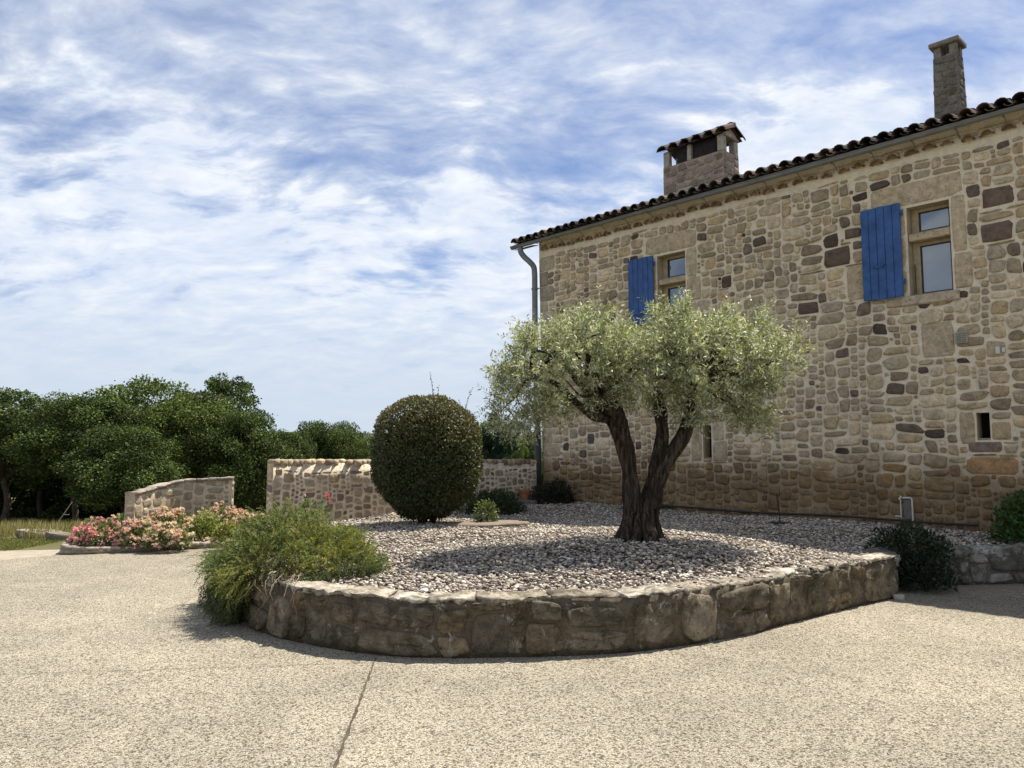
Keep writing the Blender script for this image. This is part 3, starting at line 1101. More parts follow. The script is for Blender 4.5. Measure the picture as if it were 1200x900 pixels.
def build_facade():
    taken = [(a - 0.02, b + 0.02, c - Z0 - 0.02, d - Z0 + 0.02) for a, b, c, d in HOLES]
    dr = [(a, b, c - Z0, d - Z0) for a, b, c, d, _ in DRESS]
    dk = [(a, b, c - Z0, d - Z0) for a, b, c, d in DARKS]
    # long corner stones
    quoin, z = [], 0.0
    k = 0
    while z < ZT - Z0 - 0.6:
        h = rngh.uniform(0.24, 0.38)
        quoin.append((0.0, (0.5, 0.3)[k % 2] * rngh.uniform(0.85, 1.15), z, z + h))
        z += h
        k += 1
    allr = pack(S1, ZT - Z0 - 0.40, 0.039, rngh, taken + dr + dk + quoin, (4, 11), (3, 6))
    allr = [r for r in allr if min(r[1] - r[0], r[3] - r[2]) > 0.095 or (min(r[1] - r[0], r[3] - r[2]) > 0.06 and rngh.random() < 0.5) or r[1] - r[0] > 0.16]
    cols = pal_cols(allr, rngh, 1.05)
    # tiny chips and larger stones get rounder shapes; dressed ones square
    P1, Q1, T1, C1 = stones(allr, cols, facade_map, rngh, 0.024, (0.014, 0.036), npt=18, rough=0.004)
    sq = dr + quoin
    csq = [np.array(c[4]) * rngh.uniform(1.22, 1.40) for c in DRESS] + [np.array(PAL[rngh.integers(6)]) * rngh.uniform(0.9, 1.15) for _ in quoin]
    P2, Q2, T2, C2 = stones(sq, csq, facade_map, rngh, 0.012, (0.008, 0.014), npt=20, square=9.0, warp=0.0)
    P3, Q3, T3, C3 = stones(dk, [np.array((0.125, 0.092, 0.07)) * rngh.uniform(0.8, 1.4) for _ in dk], facade_map, rngh, 0.03, (0.015, 0.03), square=4.5)
    b2 = len(P1)
    b3 = b2 + len(P2)
    V = np.concatenate([P1, P2, P3])
    Q = np.concatenate([Q1, Q2 + b2, Q3 + b3])
    T = np.concatenate([T1, T2 + b2, T3 + b3])
    C = np.concatenate([C1, C2, C3])
    link('wall_stones', mesh_np('wall_stones', V, [Q, T], M_STONE, C, smooth=True), house)
    # mortar face with openings, reveals, and the other sides of the building
    v2, f2 = plane_holes(0.0, S1, 0.0, ZT, HOLES, 0.4)
    mb = MB()
    mb.color = (0.72, 0.63, 0.475)
    mb.add([(float(lean(np.array(u), np.array(v))), 0.0, v) for u, v in v2], f2)
    dep = 0.26
    for (a, b, c, d) in HOLES:
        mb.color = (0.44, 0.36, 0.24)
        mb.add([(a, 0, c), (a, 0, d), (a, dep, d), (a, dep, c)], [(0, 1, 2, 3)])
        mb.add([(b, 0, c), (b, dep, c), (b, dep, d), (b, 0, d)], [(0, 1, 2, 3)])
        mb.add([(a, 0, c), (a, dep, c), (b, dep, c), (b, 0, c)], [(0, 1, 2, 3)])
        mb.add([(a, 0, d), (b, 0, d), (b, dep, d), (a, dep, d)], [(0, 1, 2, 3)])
    mb.color = (0.37, 0.30, 0.21)
    DP = 9.0
    ridge = 6.50 + 0.306 * (DP / 2 + OVER) - 0.12
    xl0, xl1 = float(lean(np.array(0.0), np.array(0.0))), float(lean(np.array(0.0), np.array(ZT)))
    mb.add([(xl0, 0, 0), (xl1, 0, ZT), (xl1, DP / 2, ridge), (xl1, DP, ZT), (xl0, DP, 0)], [(0, 1, 2, 3, 4)])
    mb.add([(S1, 0, 0), (S1, DP, 0), (S1, DP, ZT), (S1, DP / 2, ridge), (S1, 0, ZT)], [(0, 1, 2, 3, 4)])
    mb.add([(xl0, DP, 0), (S1, DP, 0), (S1, DP, ZT), (xl1, DP, ZT)], [(0, 3, 2, 1)])
    mb.build('wall_mortar', M_MORTAR, house)


build_facade()


def window(opening, tz0, tz1, name='window'):
    a, b, c, d = opening
    f = MB()
    y = 0.19
    t = 0.055
    # fixed frame
    for (z0, z1) in ((c, tz0), (tz1, d)):
        f.box((a + 0.003, y, z0), (a + 0.03 + t * 1.5, y + 0.06, z1), bevel=0.006)
        f.box((b - t, y, z0), (b - 0.003, y + 0.06, z1), bevel=0.006)
        f.box((a + 0.03 + t * 1.5 - 0.002, y + 0.002, z0 + 0.003), (b - t + 0.002, y + 0.058, z0 + t), bevel=0.006)
        f.box((a + 0.03 + t * 1.5 - 0.002, y + 0.002, z1 - t), (b - t + 0.002, y + 0.058, z1 - 0.003), bevel=0.006)
    fr = f.build('window', M_WOODFRAME, house)
    p = MB()
    for (z0, z1) in ((c, tz0), (tz1, d)):
        x0, x1 = a + 0.03 + t * 1.5, b - t
        q = MB()
        # dark rebate around each pane, then the glass
        q.box((x0, y + 0.035, z0 + t), (x1, y + 0.045, z1 - t))
        q.build('pane', M_GLASS, fr)
        r = MB()
        w = 0.016
        r.box((x0 - 0.001, y + 0.012, z0 + t - 0.001), (x0 + w, y + 0.036, z1 - t + 0.001))
        r.box((x1 - w, y + 0.012, z0 + t - 0.001), (x1 + 0.001, y + 0.036, z1 - t + 0.001))
        r.box((x0 + w, y + 0.013, z1 - t - w), (x1 - w, y + 0.036, z1 - t + 0.0005))
        r.box((x0 + w, y + 0.013, z0 + t - 0.0005), (x1 - w, y + 0.036, z0 + t + w))
        r.build('rebate', M_IRON, fr)
    s = MB()
    s.color = (0.48, 0.39, 0.26)
    s.box((a + 0.004, 0.03, tz0), (b - 0.004, 0.25, tz1), 0.002, 0.012)
    s.build('transom', M_STONE, house)
    s = MB()
    s.color = (0.47, 0.39, 0.28)
    s.box((a - 0.13, -0.055, c - 0.155), (b + 0.09, 0.2, c - 0.004), 0.006, 0.02)
    s.build('sill', M_STONE, house)
    h = MB()
    h.tube([(a + 0.05, 0.12, c + 0.05), (a + 0.05, 0.12, c + 0.52)], 0.009, 6)
    h.build('shutter_stay', M_IRON, house)
    return fr


window(WIN_R, 4.92, 5.04)
window(WIN_L, 4.98, 5.09)


def shutter(s0, s1, z0, z1, zl):
    m = MB()
    n = 5
    w = (s1 - s0) / n
    for k in range(n):
        m.box((s0 + k * w + 0.003, -0.085 + random.uniform(-0.002, 0.002), z0 + random.uniform(-0.006, 0.006)), (s0 + (k + 1) * w - 0.003, -0.052, z1 + random.uniform(-0.006, 0.006)), 0, 0.005)
    for k in range(1, n):
        m.box((s0 + k * w - 0.006, -0.066, z0 + 0.01), (s0 + k * w + 0.006, -0.056, z1 - 0.01))
    sh = m.build('shutter', M_BLUE, house)
    # battens at the back, hinge straps and the latch
    for z in (z0 + 0.18, z1 - 0.22):
        b = MB()
        b.box((s0 + 0.02, -0.0515, z), (s1 - 0.02, -0.028, z + 0.09))
        b.tube([(s1 + 0.02, -0.05, z + 0.02), (s1 + 0.02, -0.05, z + 0.10)], 0.016, 6)
        b.box((s1 - 0.01, -0.058, z + 0.03), (s1 + 0.03, -0.044, z + 0.06))
        b.build('hinge', M_BLUE, sh)
    l = MB()
    lx = s0 + 0.20
    l.box((lx - 0.02, -0.097, zl), (lx + 0.13, -0.0875, zl + 0.035), 0.001, 0.003)
    l.tube([(lx + 0.12, -0.10, zl + 0.02), (lx + 0.17, -0.115, zl + 0.05)], 0.010, 6)
    l.tube([(lx - 0.01, -0.094, zl + 0.02), (lx - 0.01, -0.13, zl + 0.01)], 0.009, 6)
    l.build('latch', M_BLUE, sh)


shutter(7.29, 7.90, 4.05, 5.55, 4.56)
shutter(2.57, 3.19, 4.22, 5.59, 4.42)

# narrow loophole windows: near-black sheets set deep, painting the unlit inside
for (a, b, c, d) in (SLIT_A, SLIT_B):
    m = MB()
    m.box((a - 0.02, 0.24, c - 0.02), (b + 0.02, 0.259, d + 0.02))
    o = m.build('slit_window', M_DARK, house)
    s = MB()
    s.color = (0.36, 0.30, 0.22)
    s.box((a + 0.003, 0.02, c + 0.001), (b - 0.003, 0.22, c + 0.03), 0.003, 0.008)
    s.build('sill', M_STONE, o)

# wall grille
g = MB()
g.color = (0.4, 0.37, 0.3)
g.box((8.575, -0.045, 3.235), (8.745, -0.0, 3.405), 0, 0.006)
vg = g.build('vent_grille', M_GRILLE, house)
g = MB()
for z in np.linspace(3.26, 3.375, 5):
    g.box((8.60, -0.0475, z - 0.007), (8.66, -0.0452, z + 0.007))
    g.box((8.67, -0.0475, z - 0.007), (8.725, -0.0452, z + 0.007))
g.build('slot', M_GRILLE_D, vg)
# small pale wall fitting near the right edge
g = MB()
g.box((9.09, -0.06, 3.03), (9.15, -0.01, 3.14), 0, 0.008)
g.box((9.17, -0.05, 3.05), (9.21, -0.01, 3.12), 0, 0.006)
g.build('wall_fitting', M_PVC, house)


def build_eaves():
    # a course of old tile ends bedded in the wall head under the gutter
    m = MB()
    n_ = int(S1 / 0.265)
    for k in range(n_):
        x = 0.14 + k * 0.265 + random.uniform(-0.02, 0.02)
        r = 0.098 + random.uniform(-0.012, 0.010)
        z = 6.285 + random.uniform(-0.02, 0.02)
        tilt = random.uniform(-0.12, 0.12)
        V, Fc = [], []
        y0 = -0.085 + random.uniform(-0.03, 0.02)
        for yy in (y0, 0.02):
            for rr in (r, r - 0.024):
                for q in range(8):
                    a = math.pi * q / 7 + tilt
                    V.append((x + rr * math.cos(a), yy, z + rr * math.sin(a) * 0.85))
        for q in range(7):
            Fc.append((q, q + 1, 16 + q + 1, 16 + q))
            Fc.append((8 + q, 24 + q, 24 + q + 1, 8 + q + 1))
            Fc.append((q, 8 + q, 8 + q + 1, q + 1))
        m.color = random.choice([(0.26, 0.165, 0.09), (0.32, 0.22, 0.13), (0.22, 0.14, 0.08), (0.38, 0.29, 0.185)])
        m.add(V, Fc)
        m.color = random.choice([(0.20, 0.135, 0.075), (0.27, 0.19, 0.11)])
        V = [(x + (r - 0.026) * math.cos(math.pi * q / 7 + tilt), y0 + 0.05, z + (r - 0.026) * math.sin(math.pi * q / 7 + tilt) * 0.85) for q in range(8)]
        m.add(V, [tuple(range(8))])
        # uneven mortar shoulders above and between the tiles
        m.color = (0.58, 0.49, 0.35)
        w = 0.265 / 2
        m.box((x - w - 0.004, -0.018 + random.uniform(-0.010, 0.010), z + r * 0.85 - 0.01), (x + w + 0.004, 0.02, z + r * 0.85 + 0.05 + random.uniform(-0.01, 0.02)), 0.008, 0.015)
    m.build('eaves_course', M_STONE, house)


build_eaves()

SL = 0.306


def build_roof():
    P = 0.232
    e0 = -OVER
    rng = np.random.default_rng(5)
    m = MB()
    n = int((S1 + 1.2) / P)
    rows = 15
    pal = [(0.055, 0.042, 0.036), (0.07, 0.052, 0.043), (0.045, 0.038, 0.034), (0.095, 0.068, 0.052), (0.13, 0.095, 0.072), (0.04, 0.035, 0.032), (0.20, 0.155, 0.12)]
    def tile(x, y0, y1, z0, z1, r0, r1, up, q=6):
        V, Fc = [], []
        for (yy, zz, r) in ((y0, z0, r0), (y1, z1, r1)):
            for rr in (r, r - 0.014):
                for k in range(q + 1):
                    a = math.pi * k / q
                    V.append((x + rr * math.cos(a), yy, zz + (rr * math.sin(a) * 1.0 if up else -rr * math.sin(a) * 0.7)))
        w = q + 1
        for k in range(q):
            Fc.append((k, k + 1, 2 * w + k + 1, 2 * w + k))
            Fc.append((w + k, 3 * w + k, 3 * w + k + 1, w + k + 1))
            Fc.append((k, w + k, w + k + 1, k + 1))
        m.add(V, Fc)
    for c in range(n):
        x = -0.58 + c * P
        for r in range(rows):
            y0 = e0 + r * 0.345 + rng.normal(0, 0.012)
            y1 = y0 + 0.45
            lift = 0.018
            z0 = 6.555 + (y0 - e0) * SL + lift + rng.normal(0, 0.004)
            z1 = 6.555 + (y1 - e0) * SL - 0.004
            m.color = tuple(np.array(pal[rng.integers(len(pal))]) * rng.uniform(0.8, 1.25))
            tile(x + rng.normal(0, 0.006), y0, y1, z0, z1, 0.098, 0.082, True)
        # channel tiles between
        m.color = tuple(np.array(pal[rng.integers(len(pal))]) * 0.9)
        for r in range(rows):
            y0 = e0 - 0.03 + r * 0.345
            y1 = y0 + 0.45
            tile(x + P / 2, y0, y1, 6.555 + (y0 - e0) * SL + 0.012, 6.555 + (y1 - e0) * SL - 0.004, 0.075, 0.09, False)
    # roof deck and far slope
    ym = e0 + rows * 0.345
    zm = 6.51 + (ym - e0) * SL
    m.color = (0.10, 0.075, 0.06)
    m.add([(-0.68, e0 + 0.06, 6.53), (S1 + 0.5, e0 + 0.06, 6.53), (S1 + 0.5, ym, zm), (-0.68, ym, zm), (S1 + 0.5, 9.4, 6.47), (-0.68, 9.4, 6.47)],
          [(0, 1, 2, 3), (3, 2, 4, 5)])
    m.color = (0.16, 0.10, 0.07)
    m.add([(-0.68, ym, zm + 0.14), (S1 + 0.5, ym, zm + 0.14), (S1 + 0.5, 9.45, 6.56), (-0.68, 9.45, 6.56)], [(0, 1, 2, 3)])
    m.tube([(-0.7, ym, zm + 0.1), (S1 + 0.5, ym, zm + 0.1)], 0.12, 10)
    # verge boards closing the overhang at the gable
    m.color = (0.09, 0.07, 0.055)
    m.add([(-0.66, e0 + 0.05, 6.40), (-0.02, e0 + 0.05, 6.40), (-0.02, 0.0, 6.46), (-0.66, 0.0, 6.46)], [(0, 1, 2, 3)])
    m.build('roof', M_TILE, house)


build_roof()


def build_gutter():
    m = MB()
    r = 0.058
    y, z = -0.25, 6.488
    V, Fc = [], []
    xs = np.linspace(-0.72, S1 + 0.4, 30)
    q = 9
    for i, x in enumerate(xs):
        dz = 0.01 * math.sin(x * 0.8)
        for k in range(q):
            a = math.pi + math.pi * k / (q - 1)
            V.append((x, y + r * math.cos(a), z + dz + r * math.sin(a)))
        for k in range(q):
            a = 2 * math.pi - math.pi * k / (q - 1)
            V.append((x, y + (r - 0.005) * math.cos(a), z + dz + (r - 0.005) * math.sin(a)))
    w = 2 * q
    for i in range(len(xs) - 1):
        for k in range(w):
            Fc.append((i * w + k, i * w + (k + 1) % w, (i + 1) * w + (k + 1) % w, (i + 1) * w + k))
    Fc.append(tuple(range(q)))
    Fc.append(tuple((len(xs) - 1) * w + k for k in reversed(range(q))))
    m.add(V, Fc)
    m.tube([(-0.72, y - r, z + 0.002), (S1 + 0.4, y - r, z + 0.002)], 0.011, 8)
    g = m.build('gutter', M_ZINC, house, True)
    for x in np.arange(0.1, S1, 0.62):
        b = MB()
        b.box((x - 0.012, y - r - 0.004, z - r - 0.008), (x + 0.012, y + r, z - r - 0.002))
        b.tube([(x, y + r, z - r * 0.3), (x, -0.02, z - 0.14)], 0.008, 5)
        b.build('bracket', M_ZINC, g)
    d = MB()
    x0, x1 = -0.42, -0.12
    P, _ = smooth_path([(x0, y, z - 0.06), (x0, y, z - 0.16), (x0 + 0.06, y + 0.05, z - 0.28), (x1 - 0.10, -0.16, z - 0.42), (x1 - 0.02, -0.10, z - 0.55), (x1, -0.09, z - 0.75)], 22)
    d.tube(list(P) + [(x1 + 0.01, -0.09, 4.0), (x1 + 0.08, -0.09, 2.1)], 0.066, 14)
    dp = d.build('downpipe', M_ZINC, house, True)
    d = MB()
    d.tube([(x1 + 0.08, -0.09, 2.1), (x1 + 0.11, -0.09, 0.62)], 0.074, 14)
    d.build('lower_section', M_IRON, dp, True)
    for zz, xx in ((5.4, x1), (3.9, x1 + 0.01), (2.1, x1 + 0.08)):
        d = MB()
        d.tube([(xx, -0.09, zz), (xx, -0.09, zz + 0.035)], 0.08, 14)
        d.box((xx, -0.09, zz + 0.008), (xx + 0.14, -0.06, zz + 0.026))
        d.build('collar', M_ZINC, dp)


build_gutter()


def chimney(s0, s1, o0, o1, zb, zt, taper, rng, cell, pal):
    """stone shaft with relief stones on the faces"""
    sm, om = (s0 + s1) / 2, (o0 + o1) / 2
    m = MB()
    m.color = tuple(np.array(pal).mean(0) * 1.15)
    V = []
    for (z, k) in ((zb, 1.0), (zt, taper)):
        for (x, y) in ((s0, o0), (s1, o0), (s1, o1), (s0, o1)):
            V.append((sm + (x - sm) * k, om + (y - om) * k, z))
    m.add(V, [(0, 1, 5, 4), (1, 2, 6, 5), (2, 3, 7, 6), (3, 0, 4, 7), (4, 5, 6, 7)])
    ch = m.build('chimney', M_WALLSTONE, house)
    allP, allQ, allT, allC, base = [], [], [], [], 0
    H = zt - zb
    for face in range(4):
        Wd = (s1 - s0) if face in (0, 2) else (o1 - o0)
        rects = pack(Wd, H, cell, rng, (), (3, 8), (2, 4))
        cols = pick(pal, len(rects), rng, 0.2)
        def mp(u, v, d, face=face):
            k = 1 + (taper - 1) * v / H
            if face == 0: x, y = s0 + u, o0 - d
            elif face == 1: x, y = s1 + d, o0 + u
            elif face == 2: x, y = s1 - u, o1 + d
            else: x, y = s0 - d, o1 - u
            return np.stack([sm + (x - sm) * k, om + (y - om) * k, zb + v], 1)
        P, Q, T, C = stones(rects, cols, mp, rng, 0.018, (0.006, 0.018))
        allP.append(P); allQ.append(Q + base); allT.append(T + base); allC.append(C)
        base += len(P)
    link('shaft_stones', mesh_np('shaft_stones', np.concatenate(allP), [np.concatenate(allQ), np.concatenate(allT)], M_WALLSTONE, np.concatenate(allC), smooth=True), ch)
    return ch


CHP = [(0.34, 0.275, 0.205), (0.30, 0.235, 0.185), (0.37, 0.32, 0.24), (0.33, 0.24, 0.20), (0.26, 0.215, 0.17)]
rngc = np.random.default_rng(9)
ch = chimney(2.40, 3.92, 1.5, 2.13, 6.8, 8.03, 1.0, rngc, 0.06, CHP)
tag(ch, 'broad chimney with corner posts and a small tiled roof')
for (x, y) in ((2.40, 1.5), (3.77, 1.5), (2.40, 1.98), (3.77, 1.98), (3.02, 1.5), (3.02, 1.98)):
    w = 0.15 if x != 3.02 else 0.10
    p = MB()
    p.color = (0.38, 0.34, 0.28)
    p.box((x, y + 0.003, 8.03), (x + w, y + w * 0.95, 8.40), 0.006, 0.012)
    p.build('post', M_WALLSTONE, ch)
p = MB()
p.color = (0.035, 0.03, 0.03)  # inner block coloured near-black for the shade inside the chimney head
p.box((2.72, 1.58, 8.02), (3.70, 2.02, 8.40))
p.build('flue', M_WALLSTONE, ch)
p = MB()
rg = random.Random(4)
for side in (0, 1):
    for k in range(6):
        x = 2.42 + k * 0.30
        y0, y1 = (1.40, 1.84) if side == 0 else (2.23, 1.79)
        V, Fc = [], []
        for (yy, zz) in ((y0, 8.40), (y1, 8.60)):
            for rr in (0.135, 0.112):
                for q in range(7):
                    a = math.pi * q / 6
                    V.append((x + rr * math.cos(a), yy, zz + rr * math.sin(a) * 0.9))
        for q in range(6):
            Fc += [(q, q + 1, 14 + q + 1, 14 + q), (7 + q, 21 + q, 21 + q + 1, 7 + q + 1), (q, 7 + q, 8 + q, q + 1)]
        p.color = rg.choice([(0.08, 0.06, 0.05), (0.11, 0.08, 0.065), (0.06, 0.05, 0.045)])
        p.add(V, Fc)
    p.color = (0.07, 0.055, 0.05)
p.add([(2.33, 1.43, 8.385), (3.99, 1.43, 8.385), (3.99, 1.815, 8.585), (2.33, 1.815, 8.585), (3.99, 2.20, 8.385), (2.33, 2.20, 8.385)], [(0, 1, 2, 3), (3, 2, 4, 5)])
p.color = (0.30, 0.25, 0.20)
p.tube([(2.32, 1.815, 8.64), (4.03, 1.815, 8.64)], 0.055, 10)
p.color = (0.45, 0.37, 0.28)
p.add([(3.93, 1.47, 8.385), (3.93, 2.16, 8.385), (3.93, 1.815, 8.575), (3.89, 1.47, 8.385), (3.89, 2.16, 8.385), (3.89, 1.815, 8.575)], [(0, 1, 2), (3, 5, 4), (0, 3, 4, 1)])
p.build('cap_roof', M_TILE, ch)
p = MB()
p.color = (0.30, 0.27, 0.23)
p.box((3.74, 1.535, 8.355), (3.95, 2.095, 8.397), 0.003, 0.01)
p.build('lintel', M_WALLSTONE, ch)

ch2 = chimney(7.99, 8.43, 1.5, 1.88, 6.8, 8.46, 0.86, rngc, 0.05, [(0.18, 0.16, 0.135), (0.14, 0.125, 0.105), (0.21, 0.19, 0.155), (0.155, 0.135, 0.10), (0.19, 0.155, 0.12)])
tag(ch2, 'tall slim tapering stone chimney with a flat slab cap')
for (x, y) in ((8.025, 1.53), (8.275, 1.53), (8.025, 1.75), (8.275, 1.75)):
    p = MB()
    p.color = (0.22, 0.2, 0.165)
    p.box((x, y, 8.455), (x + 0.12, y + 0.10, 8.64), 0.004, 0.01)
    p.build('post', M_WALLSTONE, ch2)
p = MB()
p.color = (0.23, 0.21, 0.18)
p.box((7.97, 1.47, 8.64), (8.45, 1.91, 8.735), 0.008, 0.015)
p.build('cap', M_WALLSTONE, ch2)

# ------------------------------------------------------------------ olive tree


def build_olive():
    rng = np.random.default_rng(42)
    B = np.array([1.50, 9.15, 0.56])
    S = 0.01016        # metres per photo pixel at this depth
    def W(px, py, dy=0.0):
        return np.array([B[0] + (px - 748) * S, B[1] + dy, B[2] + (630 - py) * S])
    root = empty('olive_tree', B)
    tag(root, 'old olive tree with a forked twisted trunk and wide silvery crown on the gravel', 'olive tree')
    def loc(p): return np.asarray(p) - B
    m = MB()
    def rg(seed, amp=0.10):
        g = np.random.default_rng(seed)
        ph = g.uniform(0, 6.28, 4)
        def r(a, acc):
            return 1 + amp * math.sin(3 * a + 3.2 * acc + ph[0]) + amp * 0.8 * math.sin(5 * a + 4.4 * acc + ph[1] + math.sin(5 * acc)) - amp * 0.9 * abs(math.sin(4.5 * a + 3 * acc + ph[2] + 0.8 * math.sin(6 * acc + ph[0]))) + 0.08 * math.sin(11 * acc + ph[3]) + 0.06 * math.sin(2 * a + 17 * acc + ph[1]) + amp * 0.35 * math.sin(13 * a + 8 * acc)
        return r
    def limb(pts, radii, seed, n=44, amp=0.155, seg=44, thin=0.79):
        pts = [np.array(p_) + (np.random.default_rng(seed * 7 + i_).normal(0, 0.012, 3) if 0 < i_ else 0) for i_, p_ in enumerate(pts)]
        P, L = smooth_path(pts, seg)
        ks = np.concatenate([[0], np.cumsum([np.linalg.norm(np.array(pts[i + 1]) - np.array(pts[i])) for i in range(len(pts) - 1)])])
        r = np.interp(np.linspace(0, 1, seg), np.array(ks) / ks[-1], radii) * thin
        m.tube([loc(p) for p in P], list(r), n, True, rg(seed, amp))
    # main left stem, main right stem, fused low down
    limb([W(737, 648), W(738, 625), W(741, 598, .02), W(740, 565, .02), W(736, 535, .02), W(730, 507, 0), W(718, 482, -.03), W(704, 460, -.05), W(692, 430, -.02)],
         [0.30, 0.225, 0.165, 0.128, 0.120, 0.132, 0.148, 0.135, 0.08], 1)
    limb([W(764, 648, .05), W(762, 625, .05), W(759, 598, .04), W(763, 568, .03), W(771, 540, .05), W(779, 510, .10), W(779, 484, .16), W(775, 445, .22)],
         [0.28, 0.21, 0.165, 0.135, 0.115, 0.105, 0.10, 0.06], 2)
    limb([W(763, 590, -.03), W(770, 560, -.05), W(784, 530, -.07), W(797, 506, -.10), W(803, 488, -.12), W(814, 445, -.1)], [0.09, 0.11, 0.105, 0.098, 0.085, 0.05], 3)
    limb([W(712, 488, -.05), W(697, 482, -.12), W(676, 470, -.2), W(650, 448, -.25), W(620, 440, -.3)], [0.07, 0.075, 0.06, 0.045, 0.025], 4, 14)
    limb([W(700, 470, .05), W(692, 450, .25), W(670, 420, .5), W(650, 400, .7)], [0.09, 0.08, 0.06, 0.03], 5, 14)
    # root flare lobes
    for k, a in enumerate(np.linspace(0, 2 * math.pi, 9, endpoint=False)):
        a += rng.uniform(-0.25, 0.25)
        o = np.array([math.cos(a), math.sin(a), 0])
        limb([W(748, 595) + o * 0.10, W(748, 618) + o * 0.18, W(748, 632) + o * 0.26, W(748, 648) + o * 0.36], [0.05, 0.075, 0.08, 0.04], 20 + k, 10, 0.06, 10)
    # crown volumes: centre px, py, depth offset, radii (m)
    LOB = [(664, 430, 0.0, 0.82, 1.0, 0.52), (758, 432, 0.1, 0.66, 1.0, 0.44), (832, 426, 0.0, 0.76, 1.0, 0.58), (606, 462, -0.05, 0.34, 0.6, 0.44),
           (884, 436, 0.05, 0.36, 0.75, 0.44), (800, 388, 0.1, 0.34, 0.6, 0.30), (690, 390, 0.0, 0.50, 0.8, 0.24), (865, 386, 0.1, 0.46, 0.7, 0.25), (636, 405, 0.0, 0.34, 0.6, 0.30),
           (735, 408, -.1, 0.4, 0.8, 0.22), (602, 492, 0.0, 0.22, 0.4, 0.24), (880, 476, 0.0, 0.34, 0.6, 0.22), (790, 372, 0.0, 0.26, 0.5, 0.22), (640, 470, -0.1, 0.24, 0.4, 0.16), (812, 478, -0.1, 0.22, 0.4, 0.16), (925, 408, 0.0, 0.16, 0.4, 0.2)]
    cen = np.array([W(a, b, c) for a, b, c, *_ in LOB])
    rad = np.array([l[3:] for l in LOB])
    vol = np.array([l[3] * l[4] * l[5] for l in LOB]) ** 0.8
    vol /= vol.sum()
    # branches into the crown
    starts = [W(690, 430, -.02), W(778, 445, .25), W(815, 440, -.1), W(620, 440, -.3), W(650, 400, .7), W(704, 462, -.05), W(784, 480, .2)]
    for k in range(64):
        i = rng.choice(len(LOB), p=vol)
        e = cen[i] + rand_unit(1, rng)[0] * rad[i] * rng.uniform(0.4, 0.85)
        s = min(starts, key=lambda q: np.linalg.norm(q - e) + rng.uniform(0, 0.3))
        mid = (s + e) / 2 + rng.normal(0, 0.10, 3) + np.array([0, 0, 0.08])
        limb([s, s * 0.65 + mid * 0.35, mid, e], [0.04, 0.03, 0.02, 0.006], 60 + k, 6, 0.05, 9)
    m.build('trunk', M_BARK, root, True)
    # twigs carrying paired narrow leaves
    NT_ = 4400
    idx = rng.choice(len(LOB), NT_, p=vol)
    u = rand_unit(NT_, rng)
    rr = rng.uniform(0.25, 1.0, NT_) ** 0.45
    tp = cen[idx] + u * rad[idx] * rr[:, None] * 0.93
    # clump: pull each twig base towards the nearest of a set of clump centres
    ncl = 230
    ci = rng.choice(len(LOB), ncl, p=vol)
    cl = cen[ci] + rand_unit(ncl, rng) * rad[ci] * (rng.uniform(0.3, 1.0, (ncl, 1)) ** 0.5) * 0.92
    dist = ((tp[:, None, :] - cl[None]) ** 2).sum(2)
    near = cl[np.argmin(dist, 1)]
    tp = tp + (near - tp) * rng.uniform(0.2, 0.75, (NT_, 1))
    tdir = u * 0.8 + rng.normal(0, 0.45, (NT_, 3)) + np.array([0, 0, 0.35])
    tdir /= np.linalg.norm(tdir, axis=1, keepdims=True)
    tl = rng.uniform(0.14, 0.30, NT_)
    hang = (tp[:, 2] < W(0, 462)[2]) & (rng.random(NT_) < 0.45)
    tdir[hang, 2] = -np.abs(tdir[hang, 2]) * 0.6 - 0.1
    # some long shoots standing above the crown
    up = rng.choice(np.nonzero(tp[:, 2] > W(0, 392)[2])[0], 46, replace=False)
    tl[up] *= rng.uniform(1.2, 1.9, len(up))
    tdir[up] = tdir[up] * 0.45 + np.array([0, 0, 0.9])
    tdir /= np.linalg.norm(tdir, axis=1, keepdims=True)
    NL = 20
    t = np.linspace(0.05, 1.0, NL)[None] + rng.uniform(-0.03, 0.03, (NT_, NL))
    bend = rng.normal(0, 0.12, (NT_, 1, 3)) + np.array([0, 0, -0.05])
    P = tp[:, None] + tdir[:, None] * (tl[:, None] * t)[..., None] + bend * (t ** 2)[..., None] * tl[:, None, None]
    P = P.reshape(-1, 3)
    Dd = np.repeat(tdir, NL, axis=0)
    side = rng.normal(size=P.shape)
    side -= Dd * (side * Dd).sum(1, keepdims=True)
    side /= np.linalg.norm(side, axis=1, keepdims=True)
    D = Dd * rng.uniform(0.3, 0.9, (len(P), 1)) + side * 0.8
    N = rng.normal(0, 0.55, P.shape) + np.array([0, 0, 0.8])
    L = rng.uniform(0.040, 0.070, len(P))
    Wd = L * rng.uniform(0.20, 0.29, len(P))
    tone = np.repeat(rng.uniform(0, 1, NT_), NL)
    g1 = np.array([0.13, 0.15, 0.065]); g2 = np.array([0.30, 0.315, 0.165]); sv = np.array([0.56, 0.58, 0.47])
    C = g1 + (g2 - g1) * tone[:, None]
    sil = rng.random(len(P)) < 0.38
    C[sil] = sv * rng.uniform(0.75, 1.1, (sil.sum(), 1))
    C *= rng.uniform(0.78, 1.22, (len(P), 1))
    V, Fc, Cc = leaf_quads(P - B, D, N, L, Wd, C, 0.06)
    link('crown', mesh_np('crown', V, Fc, M_OLIVE, Cc), root)


build_olive()

# ------------------------------------------------------------------ clipped round shrub


